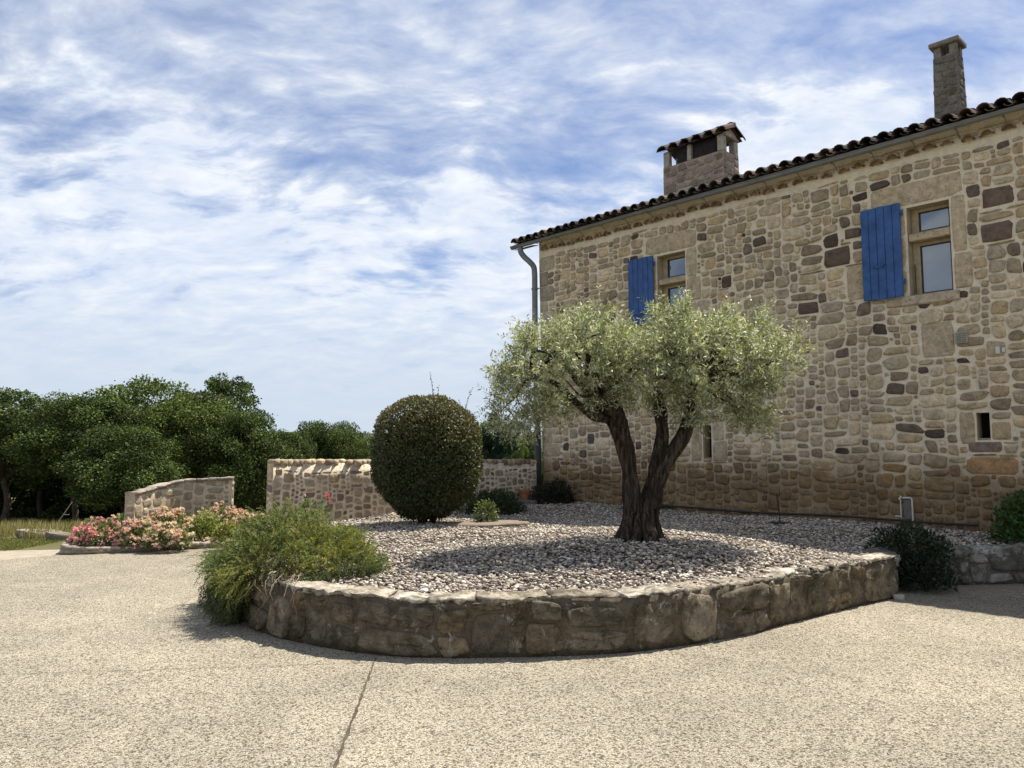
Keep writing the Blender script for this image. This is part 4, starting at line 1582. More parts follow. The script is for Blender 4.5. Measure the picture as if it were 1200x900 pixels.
def build_round_shrub():
    rng = np.random.default_rng(8)
    B = np.array([-1.40, 12.75, 0.40])
    root = empty('clipped_shrub', B)
    tag(root, 'large egg shaped clipped shrub with dark bronze leaves in front of the long wall', 'shrub')
    n = 46000
    u = rand_unit(n, rng)
    # squarish dome: radius profile by height
    zc, hz = 1.14, 0.99
    rr = np.where(rng.random(n) < 0.72, rng.uniform(0.93, 1.015, n), rng.uniform(0.55, 0.95, n))
    pw = 2.5
    nrm = (np.abs(u[:, 0]) ** pw + np.abs(u[:, 1]) ** pw + np.abs(u[:, 2]) ** pw) ** (1 / pw)
    q = u / nrm[:, None]
    lump = 1 + 0.05 * wob(u[:, 0] * 3, u[:, 1] * 3, u[:, 2] * 3, 1.5, 4) + 0.02 * wob(u[:, 0] * 9, u[:, 1] * 9, u[:, 2] * 9, 1.2, 14)
    taper = np.where(q[:, 2] < 0, 1 - 0.17 * q[:, 2] ** 2, 1.0)
    P = np.stack([q[:, 0] * 0.875 * taper, q[:, 1] * 0.875 * taper, q[:, 2] * hz], 1) * (rr * lump)[:, None] + np.array([0, 0, zc])
    k = P[:, 2] > 0.02
    P, u, rr = P[k], u[k], rr[k]
    n = len(P)
    D = u * 0.5 + rng.normal(0, 0.7, (n, 3)) + np.array([0, 0, 0.15])
    N = u * 0.8 + rng.normal(0, 0.6, (n, 3)) + np.array([0, 0, 0.2])
    L = rng.uniform(0.032, 0.056, n)
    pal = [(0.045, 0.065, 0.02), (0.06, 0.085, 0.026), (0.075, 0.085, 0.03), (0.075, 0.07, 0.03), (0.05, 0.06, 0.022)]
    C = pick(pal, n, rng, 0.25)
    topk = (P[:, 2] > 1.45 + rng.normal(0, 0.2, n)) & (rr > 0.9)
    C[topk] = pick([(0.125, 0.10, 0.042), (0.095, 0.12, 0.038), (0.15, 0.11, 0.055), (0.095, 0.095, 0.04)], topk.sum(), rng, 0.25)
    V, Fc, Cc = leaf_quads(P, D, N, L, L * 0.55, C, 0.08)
    # a few long unpruned shoots
    extra = []
    m = MB()
    for (x, y, h, lean_) in ((0.10, -0.1, 0.52, -0.06), (0.16, 0.0, 0.30, 0.02), (0.62, 0.1, 0.46, 0.12), (0.58, -0.1, 0.22, -0.05), (-0.5, 0.1, 0.10, -0.04)):
        z0 = 2.02 if abs(x) < 0.3 else 1.84
        pts = [np.array([x + lean_ * t * t, y, z0 + h * t]) for t in np.linspace(0, 1, 6)]
        sh_ = MB()
        sh_.tube(pts, [0.006, 0.006, 0.005, 0.004, 0.003, 0.002], 5)
        sh_.build('shoot', M_BARK, root)
        for t in np.linspace(0.15, 1, int(h * 34)):
            extra.append((x + lean_ * t * t, y, z0 + h * t))
    E = np.array(extra)
    d2 = rng.normal(0, 0.6, E.shape) + np.array([0, 0, 0.4])
    V2, F2, C2 = leaf_quads(E, d2, rng.normal(size=E.shape), rng.uniform(0.035, 0.055, len(E)), np.full(len(E), 0.018), pick([(0.07, 0.08, 0.035)], len(E), rng), 0.05)
    # dense inner mass so that no daylight shows through the middle
    n3 = 9000
    u3 = rand_unit(n3, rng)
    P3 = u3 * np.array([0.72, 0.72, 0.8]) * (rng.uniform(0, 1, (n3, 1)) ** 0.4) + np.array([0, 0, zc])
    V3, F3, C3 = leaf_quads(P3, rng.normal(size=P3.shape), rng.normal(size=P3.shape), rng.uniform(0.10, 0.16, n3), np.full(n3, 0.09), pick(pal, n3, rng, 0.25), 0.05)
    Vs = np.concatenate([V, V2, V3])
    Fs = np.concatenate([Fc, F2 + len(V), F3 + len(V) + len(V2)])
    link('foliage', mesh_np('foliage', Vs, Fs, M_GLOSSLEAF, np.concatenate([Cc, C2, C3])), root)
    for k in range(7):
        a = k * 0.9
        m.tube([(0.10 * math.cos(a), 0.10 * math.sin(a), -0.12), (0.12 * math.cos(a), 0.12 * math.sin(a), 0.1), (0.3 * math.cos(a), 0.3 * math.sin(a), 0.55)], [0.035, 0.03, 0.02], 7)
    m.build('stems', M_BARK, root, True)


build_round_shrub()

# ------------------------------------------------------------------ rosemary spilling over the wall


def build_rosemary():
    rng = np.random.default_rng(19)
    B = np.array([-2.20, 7.75, 0.42])
    root = empty('rosemary', B)
    tag(root, 'sprawling green rosemary spilling over the left end of the low planter wall', 'rosemary bush')
    sprigs = []
    # mound on the bed
    n = 1750
    a = rng.uniform(0, 6.283, n)
    r = np.sqrt(rng.uniform(0, 1, n))
    x = r * np.cos(a) * 0.80 + 0.06
    y = r * np.sin(a) * 0.80 + 0.12
    hump = 0.68 * np.sqrt(np.clip(1 - r ** 2.6, 0, 1)) * (0.86 + 0.16 * wob(x, y, 0, 4.5, 3) + 0.26 * wob(x, y, 0, 10, 4)) - 0.12 * np.clip(x - 0.1, 0, 1)
    for i in range(n):
        q_ = 9.0
        d = np.array([x[i] * 0.6 + 0.55 * math.sin(q_ * y[i] + 3 * x[i]), y[i] * 0.5 - 0.30 + 0.4 * math.cos(q_ * x[i]), 0.60]) + rng.normal(0, 0.2, 3)
        dp = rng.uniform(0, 1) ** 1.6 * 0.30
        sprigs.append((np.array([x[i], y[i], max(hump[i] - 0.14 - dp, 0.0)]), d, rng.uniform(0.16, 0.30), x[i] < 0.1 + rng.normal(0, 0.3)))
    # curtain hanging over the wall face on the left, down to the paving
    n = 1500
    for i in range(n):
        t = rng.uniform(-0.35, 1.0)
        x = -0.72 + 0.60 * t + rng.normal(0, 0.05)
        y = 0.50 - 1.10 * t + rng.normal(0, 0.05)
        out = np.array([-0.66, -0.66, 0])
        lim = 0.50 * (1.0 if t < 0.62 else max(0.10, 1.0 - (t - 0.62) * 2.9))
        zz = 0.16 - rng.uniform(0, 1) * lim
        dep = rng.uniform(0.0, 0.16) + 0.16 * max(0.0, 0.16 - zz)
        p = np.array([x, y, zz]) + out * dep
        d = np.array([-0.22, -0.18, -0.95]) + rng.normal(0, 0.16, 3)
        if zz > 0.05: d[2] += 0.75
        sprigs.append((p, d, rng.uniform(0.18, 0.34), t < 0.62))
    m = MB()
    NP, ND, NN, NL, NC = [], [], [], [], []
    for (p, d, L, green) in sprigs:
        d = d / np.linalg.norm(d)
        k = 34
        t = np.linspace(0.0, 1, k)
        curve = np.array([0, 0, -0.10]) if d[2] > 0 else np.array([0.02, 0.02, 0.03])
        P = p + d * L * t[:, None] + curve * (t ** 2)[:, None] * L * 2
        s = rng.normal(size=(k, 3))
        s -= d * (s @ d)[:, None]
        s /= np.linalg.norm(s, axis=1, keepdims=True)
        D = s * 0.75 + d * 0.75
        NP.append(P); ND.append(D); NN.append(rng.normal(size=(k, 3)) + np.array([0, 0, 0.4])); NL.append(rng.uniform(0.020, 0.031, k) * (1.15 - 0.55 * t))
        if green:
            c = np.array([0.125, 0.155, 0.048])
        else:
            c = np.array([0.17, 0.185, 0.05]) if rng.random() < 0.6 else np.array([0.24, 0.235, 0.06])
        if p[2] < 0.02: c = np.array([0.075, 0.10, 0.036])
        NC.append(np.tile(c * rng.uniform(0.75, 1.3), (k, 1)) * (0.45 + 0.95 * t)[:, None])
    P = np.concatenate(NP)
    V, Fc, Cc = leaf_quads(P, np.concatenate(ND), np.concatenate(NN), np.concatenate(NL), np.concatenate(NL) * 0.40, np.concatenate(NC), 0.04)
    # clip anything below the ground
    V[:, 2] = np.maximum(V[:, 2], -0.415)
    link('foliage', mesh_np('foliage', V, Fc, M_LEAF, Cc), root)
    for i in range(40):
        a = rng.uniform(0, 6.28)
        e = np.array([math.cos(a) * 0.6, math.sin(a) * 0.5, rng.uniform(0.05, 0.2)])
        m.color = (0.2, 0.16, 0.12)
        m.tube([(rng.normal(0, .08), rng.normal(0, .08), -0.02), e * 0.5 + np.array([0, 0, 0.12]), e], [0.012, 0.008, 0.004], 5)
    for i in range(9):
        x = rng.uniform(-0.25, 0.30)
        y = -0.47 - 0.42 * (x + 0.25) / 0.55
        P_, _ = smooth_path([(x, y + 0.22, 0.10), (x + rng.normal(0, .03), y + 0.02, 0.09), (x + rng.normal(0, .06), y - 0.16, 0.0), (x + rng.normal(0, .09), y - 0.17, -rng.uniform(0.08, 0.25))], 14)
        P_ = P_ + rng.normal(0, 0.006, P_.shape)
        m.tube(list(P_), list(np.linspace(0.0055, 0.002, 14)), 5)
    m.build('stems', mat_simple('grey_twig', (0.23, 0.18, 0.13), 0.9, 0.3, 20, 0.1), root)


build_rosemary()

# ------------------------------------------------------------------ leafy plants


def leafy(name, label, cat, B, rx, ry, rz_, n, L, ratio, pal, seed, mat_=None, stems=10, up=0.35, shell=0.5, group=None, flat=0.0):
    rng = np.random.default_rng(seed)
    root = empty(name, B)
    tag(root, label, cat, group)
    u = rand_unit(n, rng)
    u[:, 2] = np.abs(u[:, 2]) * (1 - flat)
    rr = rng.uniform(shell ** 3, 1, n) ** (1 / 3)
    lump = 1 + 0.22 * wob(u[:, 0] * 4, u[:, 1] * 4, u[:, 2] * 4, 1.0, seed + 1)
    P = u * np.array([rx, ry, rz_]) * (rr * lump)[:, None] + np.array([0, 0, 0.02])
    D = u * 0.6 + rng.normal(0, 0.6, (n, 3)) + np.array([0, 0, up])
    N = u * 0.5 + rng.normal(0, 0.6, (n, 3)) + np.array([0, 0, 0.5])
    Ls = rng.uniform(0.7, 1.3, n) * L
    C = pick(pal, n, rng, 0.25)
    V, Fc, Cc = leaf_quads(P, D, N, Ls, Ls * ratio, C, 0.08)
    V[:, 2] = np.maximum(V[:, 2], -B[2] + 0.005 if B[2] < 0.3 else -0.02)
    link('foliage', mesh_np('foliage', V, Fc, mat_ or M_LEAF, Cc), root)
    m = MB()
    for k in range(stems):
        e = rand_unit(1, rng)[0]
        e[2] = abs(e[2]) + 0.2
        e = e * np.array([rx, ry, rz_]) * 0.75
        m.tube([(rng.normal(0, rx * .06), rng.normal(0, rx * .06), -0.04), e * 0.5 + np.array([0, 0, rz_ * .15]), e], [0.012, 0.009, 0.004], 5)
    if stems:
        m.build('stems', M_BARK, root)
    return root


DK = [(0.03, 0.05, 0.018), (0.045, 0.07, 0.025), (0.06, 0.085, 0.03)]
MID = [(0.06, 0.10, 0.03), (0.085, 0.125, 0.035), (0.05, 0.08, 0.03)]
YG = [(0.15, 0.18, 0.035), (0.19, 0.20, 0.04), (0.11, 0.15, 0.035)]
leafy('low_shrub', 'low dark green shrub tucked beside the clipped shrub at the foot of the wall', 'shrub', (-0.35, 15.2, 0.40), 0.62, 0.45, 0.46, 5200, 0.055, 0.4, DK, 301)
leafy('low_shrub', 'small sprig of light green leaves against the right foot of the clipped shrub', 'shrub', (-0.42, 12.55, 0.44), 0.20, 0.18, 0.42, 900, 0.045, 0.55, [(0.09, 0.13, 0.04), (0.16, 0.18, 0.09)], 302)
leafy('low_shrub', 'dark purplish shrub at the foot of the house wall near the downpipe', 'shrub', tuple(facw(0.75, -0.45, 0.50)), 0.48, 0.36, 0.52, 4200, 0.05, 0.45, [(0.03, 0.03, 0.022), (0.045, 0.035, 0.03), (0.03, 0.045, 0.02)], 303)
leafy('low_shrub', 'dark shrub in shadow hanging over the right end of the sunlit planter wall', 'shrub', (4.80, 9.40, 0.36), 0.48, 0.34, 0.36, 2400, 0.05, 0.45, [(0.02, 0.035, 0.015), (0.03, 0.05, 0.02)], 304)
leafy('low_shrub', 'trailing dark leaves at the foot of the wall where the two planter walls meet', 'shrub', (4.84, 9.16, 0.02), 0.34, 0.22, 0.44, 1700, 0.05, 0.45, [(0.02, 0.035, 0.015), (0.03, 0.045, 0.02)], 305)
leafy('leafy_shrub', 'bright green leafy shrub against the house wall at the right edge', 'shrub', tuple(facw(9.55, -0.5, 0.42)), 0.5, 0.4, 0.62, 2600, 0.075, 0.45, [(0.05, 0.11, 0.02), (0.07, 0.14, 0.03), (0.04, 0.08, 0.02)], 306)
leafy('bedding_plant', 'small lime green plant at the edge of the gravel behind the rosemary', 'plant', (-1.95, 9.1, 0.42), 0.26, 0.2, 0.34, 1300, 0.04, 0.5, YG, 307, stems=5)
leafy('bedding_plant', 'bright green tuft on the bed between the rosemary and the red rose', 'plant', (-2.65, 9.0, 0.42), 0.30, 0.24, 0.36, 1400, 0.045, 0.45, MID, 308, stems=5)
leafy('ground_cover_plant', 'thin green weeds along the foot of the house wall behind the olive trunk', 'plant', tuple(facw(3.2, -0.25, 0.50)), 0.75, 0.12, 0.10, 900, 0.05, 0.25, MID, 309, stems=0)


# ------------------------------------------------------------------ roses
def petal_cluster(name, pal, n, seed, spread=0.07, size=0.035):
    rng = np.random.default_rng(seed)
    cs = rand_unit(n, rng) * spread * rng.uniform(0.3, 1, (n, 1)) * np.array([1, 1, 0.7])
    P = np.repeat(cs, 7, axis=0)
    D = rand_unit(len(P), rng) + np.array([0, 0, 0.5])
    Nn = rng.normal(size=P.shape)
    C = np.repeat(pick(pal, n, rng, 0.15), 7, axis=0)
    V, Fc, Cc = leaf_quads(P, D, Nn, np.full(len(P), size), np.full(len(P), size * 0.85), C, 0.2)
    return mesh_np(name, V, Fc, M_PETAL, Cc)


PINK = petal_cluster('blossom', [(0.70, 0.32, 0.40), (0.74, 0.42, 0.47), (0.64, 0.22, 0.31)], 7, 1)
ROSE = petal_cluster('blossom', [(0.74, 0.53, 0.50), (0.74, 0.47, 0.47), (0.72, 0.58, 0.52)], 7, 2)
CREAM = petal_cluster('blossom', [(0.70, 0.58, 0.47), (0.72, 0.63, 0.55), (0.68, 0.50, 0.42)], 7, 3)
RED = petal_cluster('blossom', [(0.60, 0.14, 0.19), (0.66, 0.20, 0.24)], 5, 4, 0.04, 0.032)


def rose(label, px, base_y, top_py, wpx, kinds, nb, pal, seed, depth_ratio=0.8, group='rose bushes in the flower bed'):
    rng = np.random.default_rng(seed)
    g = gp(px, base_y, 0.06)
    sc = g[1] / F_PX
    hgt = max((base_y - top_py) * sc * 0.80, 0.3)
    rx = wpx * sc / 2
    r = leafy('rose_bush', label, 'rose bush', tuple(g), rx, rx * depth_ratio, hgt * 0.92, int(1300 + 1800 * rx), 0.05, 0.6, pal, seed, group=group, stems=8)
    for k in range(nb):
        u = rand_unit(1, rng)[0]
        u[2] = abs(u[2])
        u[1] = -abs(u[1]) if rng.random() < 0.6 else u[1]
        o = link('blossom', kinds[rng.integers(len(kinds))], r)
        o.location = u * np.array([rx, rx * depth_ratio, hgt * 0.95]) * rng.uniform(0.85, 1.05) + np.array([0, 0, 0.03])
        o.rotation_euler = (rng.normal(0, .3), rng.normal(0, .3), rng.uniform(0, 6.28))
        s = rng.uniform(0.7, 1.35)
        o.scale = (s, s, s)
    return r


RG = [(0.14, 0.17, 0.06), (0.19, 0.20, 0.075), (0.10, 0.13, 0.05)]
rose('deep pink rose bush at the left tip of the flower bed', 116, 641, 601, 62, [PINK, PINK, ROSE], 58, RG, 401)
rose('salmon pink rose bush just right of the deep pink one', 160, 641, 601, 54, [ROSE, CREAM, ROSE], 52, RG, 402)
rose('leafy green rose bush with few flowers in front of the short wall left end', 143, 628, 594, 44, [ROSE], 12, [(0.10, 0.17, 0.04), (0.13, 0.20, 0.05)], 403)
rose('cream rose bush low at the front of the flower bed', 196, 642, 608, 58, [CREAM, CREAM, ROSE], 48, RG, 404)
rose('pale pink tall rose bush in front of the short stone wall', 200, 628, 588, 62, [ROSE, CREAM], 48, RG, 405)
rose('lime green rose bush with hardly any flowers near the middle of the bed', 238, 635, 593, 48, [CREAM], 10, [(0.17, 0.21, 0.05), (0.22, 0.24, 0.06)], 406)
rose('peach rose bush leaning against the right part of the short wall', 256, 626, 582, 60, [CREAM, ROSE], 48, RG, 407)
rose('whitish pink rose bush in the gap between the short wall and the long wall', 294, 626, 590, 52, [CREAM, ROSE], 40, RG, 408)
rose('yellowish rose bush half hidden behind the rosemary', 268, 641, 603, 38, [CREAM], 10, [(0.20, 0.22, 0.05), (0.25, 0.24, 0.06)], 409)
rr_ = leafy('rose_bush', 'slender green rose with one red bloom standing behind the rosemary', 'rose bush', (-2.55, 9.75, 0.42), 0.34, 0.28, 0.62, 900, 0.05, 0.6, [(0.10, 0.14, 0.04), (0.14, 0.18, 0.05), (0.08, 0.11, 0.035)], 410, stems=9)
for k, (dx, dy, dz, s) in enumerate(((0.24, -0.05, 0.66, 1.0), (0.27, -0.02, 0.58, 0.6), (-0.05, 0.0, 0.66, 0.35))):
    o = link('blossom', RED if k < 2 else ROSE, rr_)
    o.location = (dx, dy, dz)
    o.scale = (s, s, s)

# kerb of the flower bed and its gravel
kerb_pts = [(-7.75, 13.75), (-7.42, 12.95), (-7.15, 12.46), (-6.5, 12.62), (-5.6, 13.05), (-4.9, 13.42), (-4.35, 13.68)]
masonry_wall('flower_bed_kerb', kerb_pts, lambda u: 0.10 + 0.05 * sstep(1.9, 1.2, u) + 0 * u, 0.16, 'low weathered stone kerb edging the rose bed', 'kerb', M_WALLSTONE, M_WALLSTONE, M_WALLSTONE, np.random.default_rng(77),
             cell=0.04, wr=(4, 9), hr=(2, 4), gap=0.02, relief=(0.004, 0.02), pal=[(0.28, 0.24, 0.18), (0.34, 0.29, 0.22), (0.22, 0.185, 0.145)], cap_col=[(0.36, 0.31, 0.25), (0.30, 0.26, 0.21), (0.42, 0.37, 0.30)], mort=(0.25, 0.21, 0.16), cap_w=(0.2, 0.45), cap_h=0.05, cap_over=0.015)
FB = [(p[0] + (0.12 if i < 3 else 0.03), p[1] + 0.12) for i, p in enumerate(kerb_pts)] + [(-3.9, 14.6), (-5.4, 15.6), (-6.9, 15.2), (-7.5, 14.2)]
poly_sheet('flower_bed_ground', FB, 0.055, M_SOIL)
rngf = np.random.default_rng(31)
xx, yy = rngf.uniform(-7.8, -3.9, 9000), rngf.uniform(12.4, 15.2, 9000)
kk = in_poly(xx, yy, FB)
xx, yy = xx[kk], yy[kk]
V, Fc, Cc = chips(np.stack([xx, yy, 0.06 + rngf.uniform(0, 0.015, len(xx))], 1), rngf.uniform(0.018, 0.034, len(xx)), pick([(0.46, 0.37, 0.32), (0.52, 0.44, 0.39), (0.38, 0.30, 0.27)], len(xx), rngf, 0.2), rngf)
tag(link('gravel', mesh_np('gravel', V, Fc, M_PEBBLE, Cc)), 'pinkish stone chips in the rose bed', 'gravel', kind='stuff')

# ------------------------------------------------------------------ small things


def blob_slab(name, label, cat, c, rx, ry, h, seed, m, colr, n=20, tilt=(0, 0)):
    rng = np.random.default_rng(seed)
    root_m = MB()
    root_m.color = colr
    V, Fc = [], []
    a = np.linspace(0, 2 * math.pi, n, endpoint=False)
    r = 1 + 0.10 * np.sin(2 * a + 1) + 0.06 * np.sin(5 * a + seed) + rng.normal(0, 0.03, n)
    for (s, z) in ((0.95, 0.0), (1.0, h * 0.4), (0.99, h * 0.8), (0.93, h), (0.5, h * 1.02)):
        for k in range(n):
            x, y = rx * r[k] * s * math.cos(a[k]), ry * r[k] * s * math.sin(a[k])
            V.append((x, y, z + tilt[0] * x + tilt[1] * y + rng.normal(0, h * 0.03)))
    for q in range(4):
        for k in range(n):
            Fc.append((q * n + k, q * n + (k + 1) % n, (q + 1) * n + (k + 1) % n, (q + 1) * n + k))
    V.append((0, 0, h * 1.02))
    for k in range(n):
        Fc.append((4 * n + k, 4 * n + (k + 1) % n, 5 * n))
    root_m.add(V, Fc)
    o = root_m.build(name, m)
    o.location = c
    tag(o, label, cat)
    return o


M_SLAB = mat_stone('slab_stone', var=0.3, bmp=0.7)
blob_slab('flat_stone', 'broad flat grey brown stone slab lying on the gravel beside the clipped shrub', 'stone slab', (-0.40, 12.35, 0.45), 0.60, 0.42, 0.07, 3, M_SLAB, (0.21, 0.17, 0.13), tilt=(0.02, 0.0))
blob_slab('stepping_stone', 'dark rectangular stone step at the corner of house and wall', 'stone step', (0.15, 16.55, 0.50), 0.42, 0.24, 0.12, 5, M_SLAB, (0.13, 0.12, 0.11))
# terracotta pot at the corner
m = MB()
V, Fc = [], []
prof = [(0.0, 0.0), (0.10, 0.0), (0.135, 0.22), (0.155, 0.22), (0.16, 0.27), (0.13, 0.27), (0.115, 0.2), (0.0, 0.2)]
for r_, z_ in prof:
    for k in range(18):
        V.append((r_ * math.cos(k * math.pi / 9), r_ * math.sin(k * math.pi / 9), z_))
for q in range(len(prof) - 1):
    for k in range(18):
        Fc.append((q * 18 + k, q * 18 + (k + 1) % 18, (q + 1) * 18 + (k + 1) % 18, (q + 1) * 18 + k))
m.add(V, Fc)
o = m.build('flower_pot', M_POT)
o.location = (0.28, 16.85, 0.55)
tag(o, 'small terracotta pot at the foot of the downpipe', 'flower pot')

# thin garden stake with a spread foot
m = MB()
st = np.array([4.18, 12.15, 0.0])
z0 = float(bed_h(np.array([st[0]]), np.array([st[1]]))[0])
m.tube([(0.015, 0, -0.06), (0.0, 0, 0.2), (-0.03, 0, 0.48)], 0.011, 7)
root = empty('garden_stake', (st[0], st[1], z0))
tag(root, 'thin dark metal stake upright in the gravel near the house wall', 'stake')
m.build('rod', M_IRON, root)
m = MB()
for k in range(5):
    a = k * 1.257 + 0.4
    m.tube([(0, 0, 0.035), (0.10 * math.cos(a), 0.07 * math.sin(a), 0.04), (0.24 * math.cos(a), 0.12 * math.sin(a), 0.015)], [0.018, 0.014, 0.008], 6)
m.build('foot', M_IRON, root)

# black irrigation pipe along the house foot
P, L = smooth_path([tuple(facw(s, -0.06 - 0.015 * math.sin(s * 3), 0.585 + 0.012 * math.sin(s * 2.1))) for s in np.linspace(3.0, 8.75, 20)], 90)
m = MB()
m.tube(list(P), 0.016, 8)
o = m.build('water_pipe', M_HOSE, None, True)
tag(o, 'thin black pipe running along the foot of the house wall', 'pipe')
# pale pipe frame with small box on the wall
root = empty('wall_tap', tuple(facw(7.80, -0.06, 0.60)), HOUSE_RZ)
tag(root, 'pale bent pipe and small grey board fixed low on the house wall', 'water tap')
m = MB()
P, L = smooth_path([(0.075, 0, -0.02), (0.075, 0, 0.22), (0.07, 0, 0.315), (0.03, 0, 0.33), (-0.06, 0, 0.325)], 26)
m.tube(list(P), 0.014, 8)
m.build('pipe', M_PVC, root, True)
m = MB()
m.color = (0.2, 0.19, 0.17)
m.box((-0.06, 0.012, 0.0), (0.055, 0.05, 0.31), 0.002, 0.006)
m.build('board', M_GRILLE_D, root)
m = MB()
m.tube([(-0.085, -0.02, 0.02), (-0.085, -0.02, 0.30)], 0.009, 7)
m.tube([(-0.17, -0.02, 0.045), (-0.085, -0.02, 0.045)], 0.012, 7)
m.tube([(-0.10, -0.035, 0.30), (-0.08, 0.0, 0.35)], 0.013, 7)
m.build('tap', M_PVC, root)

# leaning thin pole by the trees
pb = gp(64, 618, -0.10)
pt = pb + np.array([0.32, 0.1, 0.58])
m = MB()
m.tube([np.zeros(3), pt - pb], 0.009, 6)
m.tube([(pt - pb) * 0.5, (pt - pb) * 0.5 + np.array([0.14, 0, 0.0])], 0.006, 5)
o = m.build('wooden_pole', mat_simple('grey_wood', (0.36, 0.33, 0.27), 0.9, 0.2, 20, 0.1))
o.location = pb
tag(o, 'thin pale pole leaning in the dry grass under the oaks', 'pole')

# ------------------------------------------------------------------ grass at the left


def blades(n, xr, yr, h, w, pal, seed, label, name, poly=None, clump=0):
    rng = np.random.default_rng(seed)
    x, y = rng.uniform(*xr, n), rng.uniform(*yr, n)
    if clump:
        cx, cy = rng.uniform(*xr, clump), rng.uniform(*yr, clump)
        k = rng.integers(0, clump, n)
        x, y = cx[k] + rng.normal(0, 0.16, n), cy[k] + rng.normal(0, 0.16, n)
    if poly is not None:
        k = in_poly(x, y, poly)
        x, y = x[k], y[k]
        n = len(x)
    z = terrain_h(x, y) - 0.01
    P = np.stack([x, y, z], 1)
    D = rng.normal(0, 0.28, (n, 3)) + np.array([0, 0, 1.0])
    N = rng.normal(size=(n, 3)) * np.array([1, 1, 0.1])
    L = rng.uniform(0.55, 1.2, n) * h
    V, Fc, Cc = leaf_quads(P, D, N, L, np.full(n, w), pick(pal, n, rng, 0.2), 0.15)
    o = link(name, mesh_np(name, V, Fc, M_LEAF, Cc))
    tag(o, label, 'grass', kind='stuff')


blades(9000, (-17.0, -7.4), (14.9, 18.0), 0.27, 0.016, [(0.24, 0.21, 0.08), (0.32, 0.27, 0.12), (0.15, 0.16, 0.05), (0.36, 0.31, 0.17)], 61, 'tall straw coloured grass below the oaks', 'tall_grass', clump=240)
blades(22000, (-16, -8.4), (12.9, 14.9), 0.055, 0.012, [(0.12, 0.15, 0.04), (0.16, 0.18, 0.05), (0.2, 0.19, 0.07)], 62, 'short green lawn strip beside the path', 'lawn')
for k, (px, py, r_, lb) in enumerate(((6, 634, 0.34, 'flat grey stone at the far left edge of the lawn'), (22, 633, 0.30, 'low dark stone second from the left edge of the lawn'), (38, 637, 0.26, 'sloping brown stone at the right end of the lawn edging'))):
    g_ = gp(px, py, 0.0)
    blob_slab('edging_stone', lb, 'stone', (g_[0], g_[1] + 0.9, -0.04), r_, 0.2, 0.13, 70 + k, M_SLAB, (0.25 - 0.04 * k, 0.21 - 0.03 * k, 0.17 - 0.03 * k), tilt=(-0.12, 0))['group'] = 'stones edging the lawn'

# ------------------------------------------------------------------ background trees


def crown_mesh(seed, n, lobes, L, pal, open_=0.0, dense=1.0):
    """unit crown (about 2 wide, 2 tall, base at 0) made of leaf clumps on uneven lobes"""
    rng = np.random.default_rng(seed)
    Pc, Rc = [], []
    for k in range(lobes):
        a = rng.uniform(0, 6.283)
        z = rng.uniform(0.12, 1.0) ** 0.85
        rmax = 0.86 * math.sqrt(max(0.05, 1 - ((z - 0.42) / 0.66) ** 2))
        r = rmax * math.sqrt(rng.uniform(0.15, 1.0))
        Pc.append((r * math.cos(a), r * math.sin(a), z * 1.75))
        Rc.append(rng.uniform(0.16, 0.36) * (1 - 0.35 * z) * (0.75 if open_ else 1))
    Pc, Rc = np.array(Pc), np.array(Rc)
    w = Rc ** 2
    idx = rng.choice(lobes, n, p=w / w.sum())
    u = rand_unit(n, rng)
    rr = rng.uniform(0.2, 1, n) ** (0.42) * np.where(rng.random(n) < 0.13, rng.uniform(1.0, 1.45, n), 1.0)
    P = Pc[idx] + u * (Rc[idx] * rr)[:, None] * np.array([1, 1, 0.8])
    out = P - np.array([0, 0, 0.7])
    out /= np.linalg.norm(out, axis=1, keepdims=True)
    D = u * 0.6 + rng.normal(0, 0.6, (n, 3))
    N = u * 0.7 + out * 0.3 + rng.normal(0, 0.5, (n, 3)) + np.array([0, 0, 0.35])
    Ls = rng.uniform(0.7, 1.35, n) * L
    tone = rng.uniform(0.65, 1.45, lobes)[idx]
    C = pick(pal, n, rng, 0.22) * tone[:, None]
    V, Fc, Cc = leaf_quads(P, D, N, Ls, Ls * 0.62, C, 0.1)
    return mesh_np('crown', V, Fc, M_TREELEAF, Cc), Pc


def trunk_mesh(seed, Pc, r=0.05, stems=1):
    """bole below the crown and limbs inside it, in crown units"""
    rng = np.random.default_rng(seed)
    out = []
    bole, limbs = MB(), MB()
    for s in range(stems):
        ox = rng.normal(0, 0.2, 2) if stems > 1 else np.zeros(2)
        base = np.array([ox[0], ox[1], -1.0])
        top = np.array([ox[0] * 1.4 + rng.normal(0, .06), ox[1] * 1.4 + rng.normal(0, .06), 0.12])
        P, _ = smooth_path([base, base * 0.5 + top * 0.5 + np.array([rng.normal(0, .05), rng.normal(0, .05), 0]), top], 10)
        bole.tube(list(P), list(np.linspace(r, r * 0.7, 10)), 9, True, lambda a, t: 1 + 0.12 * math.sin(3 * a + t * 4))
        for k in rng.choice(len(Pc), min(9, len(Pc)), replace=False):
            b = top * np.array([1, 1, 0.3])
            limbs.tube([b, b * 0.5 + Pc[k] * 0.5 + np.array([0, 0, 0.06]), Pc[k]], [r * 0.6, r * 0.35, r * 0.12], 6)
    for nm, m in (('trunk', bole), ('limbs', limbs)):
        me = bpy.data.meshes.new(nm)
        me.from_pydata(m.v, [], m.f)
        me.materials.append(M_TRUNK)
        me.polygons.foreach_set('use_smooth', np.ones(len(m.f), bool))
        me.update()
        out.append(me)
    return out


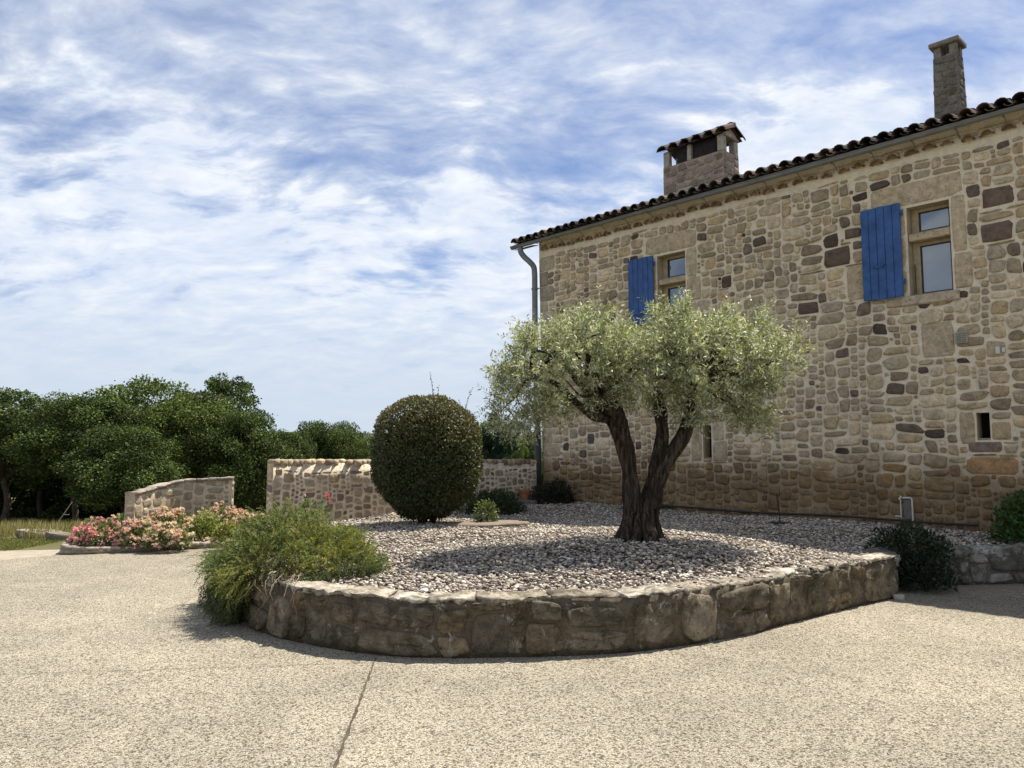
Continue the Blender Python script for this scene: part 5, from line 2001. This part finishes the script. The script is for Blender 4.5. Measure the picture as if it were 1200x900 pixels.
M_TRUNK = mat_simple('oak_bark', (0.085, 0.068, 0.052), 0.95, 0.35, 12, 0.1, 0.6)
OAK = [(0.042, 0.068, 0.020), (0.068, 0.100, 0.026), (0.105, 0.138, 0.036), (0.028, 0.046, 0.016)]
OAK2 = [(0.062, 0.092, 0.024), (0.092, 0.126, 0.030), (0.135, 0.165, 0.042), (0.042, 0.064, 0.02)]
CON = [(0.018, 0.040, 0.022), (0.024, 0.05, 0.026), (0.03, 0.056, 0.03)]
VAR = []
for i, (sd, n, lb, L, pal, op) in enumerate(((901, 38000, 105, 0.042, OAK, 0), (902, 38000, 115, 0.040, OAK, 0), (903, 38000, 105, 0.042, OAK2, 0), (904, 14000, 60, 0.052, OAK, 1), (905, 26000, 44, 0.06, CON, 0), (906, 16000, 34, 0.065, [(0.10, 0.15, 0.04), (0.13, 0.17, 0.05)], 0))):
    cm, Pc = crown_mesh(sd, n, lb, L, pal, op)
    VAR.append((cm, *trunk_mesh(sd + 50, Pc, 0.05, 1)))

# px, top row, width px, depth, variant, crown height m, turn, label
TREES = [
    (8, 449, 160, 24.0, 0, 3.1, 0.2, 'leftmost oak at the frame edge, dark round crown on slim trunks'),
    (96, 453, 140, 23.0, 1, 2.9, 1.4, 'dark oak second from the left, standing over the tall grass'),
    (56, 462, 150, 29.0, 2, 3.6, 2.3, 'oak seen in the dip between the two leftmost crowns'),
    (178, 434, 170, 28.0, 2, 4.4, 3.3, 'tall broad oak with the highest crown left of the airy tree'),
    (264, 432, 96, 27.5, 3, 3.4, 0.9, 'airy open crowned tree with sky showing between its leaves'),
    (232, 450, 140, 24.5, 2, 4.0, 4.4, 'lighter green oak in front of the tall ones behind the short wall'),
    (296, 472, 120, 24.0, 0, 3.7, 5.2, 'dark oak above the gap between the short wall and the long wall'),
    (150, 490, 130, 21.5, 1, 2.7, 2.9, 'low dark oak just left of the short stone wall'),
    (338, 496, 80, 31.0, 1, 3.3, 0.5, 'small oak sloping down behind the left end of the long wall'),
    (366, 487, 70, 33.0, 0, 3.5, 1.9, 'left one of the two upright trees behind the long wall'),
    (404, 488, 72, 33.5, 2, 3.5, 3.8, 'right one of the two upright trees behind the long wall'),
    (434, 506, 66, 30.0, 2, 3.0, 5.5, 'low pale tree beside the left flank of the clipped shrub'),
    (558, 485, 60, 30.0, 5, 3.2, 0.0, 'yellow green tree peeping over the right shoulder of the clipped shrub'),
    (582, 478, 52, 28.0, 4, 3.4, 1.2, 'dark blue green conifer between the clipped shrub and the olive'),
    (608, 490, 56, 30.0, 4, 3.4, 2.6, 'second dark conifer, half hidden by the olive leaves'),
    (620, 508, 38, 22.0, 5, 1.5, 4.1, 'bright green bush showing over the wall beside the downpipe'),
    (-110, 440, 190, 25.0, 1, 3.4, 4.9, 'dark oak beyond the left edge of the picture'),
    (480, 515, 100, 36.0, 1, 3.3, 3.0, 'oak mostly hidden behind the clipped shrub'),
    (20, 500, 170, 31.0, 1, 4.6, 0.8, 'dark thicket oak filling the gap behind the leftmost trunks'),
    (120, 505, 170, 31.0, 0, 4.6, 3.6, 'dark thicket oak behind the leaning pole'),
    (215, 500, 170, 32.0, 1, 4.8, 2.1, 'dark thicket oak behind the short wall, seen under the tall crowns'),
    (315, 505, 120, 34.0, 0, 4.6, 4.0, 'dark thicket oak in the gap left of the long wall'),
]
for (px, top, wpx, dep, vi, ch_, turn, lb) in TREES:
    x = (px - 600) / F_PX * dep
    ztop = CAM_H + (532 - top) / F_PX * dep
    half = wpx / F_PX * dep / 2 * 1.06
    zc = ztop - ch_ * 1.0
    zg = float(terrain_h(np.array([x]), np.array([dep]))[0])
    r = empty('conifer' if vi == 4 else ('bush' if vi == 5 and ch_ < 2 else 'oak_tree'), (x, dep, zg), turn)
    tag(r, lb, 'tree', 'trees beyond the garden walls')
    cm, tm, lm = VAR[vi]
    for nm, me, sz in (('crown', cm, ch_ / 2.0), ('trunk', tm, max(zc - zg, 0.2) + 0.1), ('limbs', lm, ch_ / 2.0)):
        c = link(nm, me, r)
        c.location = (0, 0, zc - zg)
        c.scale = (half, half, sz)

# a pale loose cobble lying where the sunlit wall ends
cb = gp(1050, 701, 0.0)
blob_slab('loose_stone', 'small pale stone on the paving at the right end of the sunlit planter wall', 'stone', (cb[0], cb[1] - 0.06, 0.0), 0.06, 0.045, 0.05, 91, M_SLAB, (0.42, 0.37, 0.32), n=12)
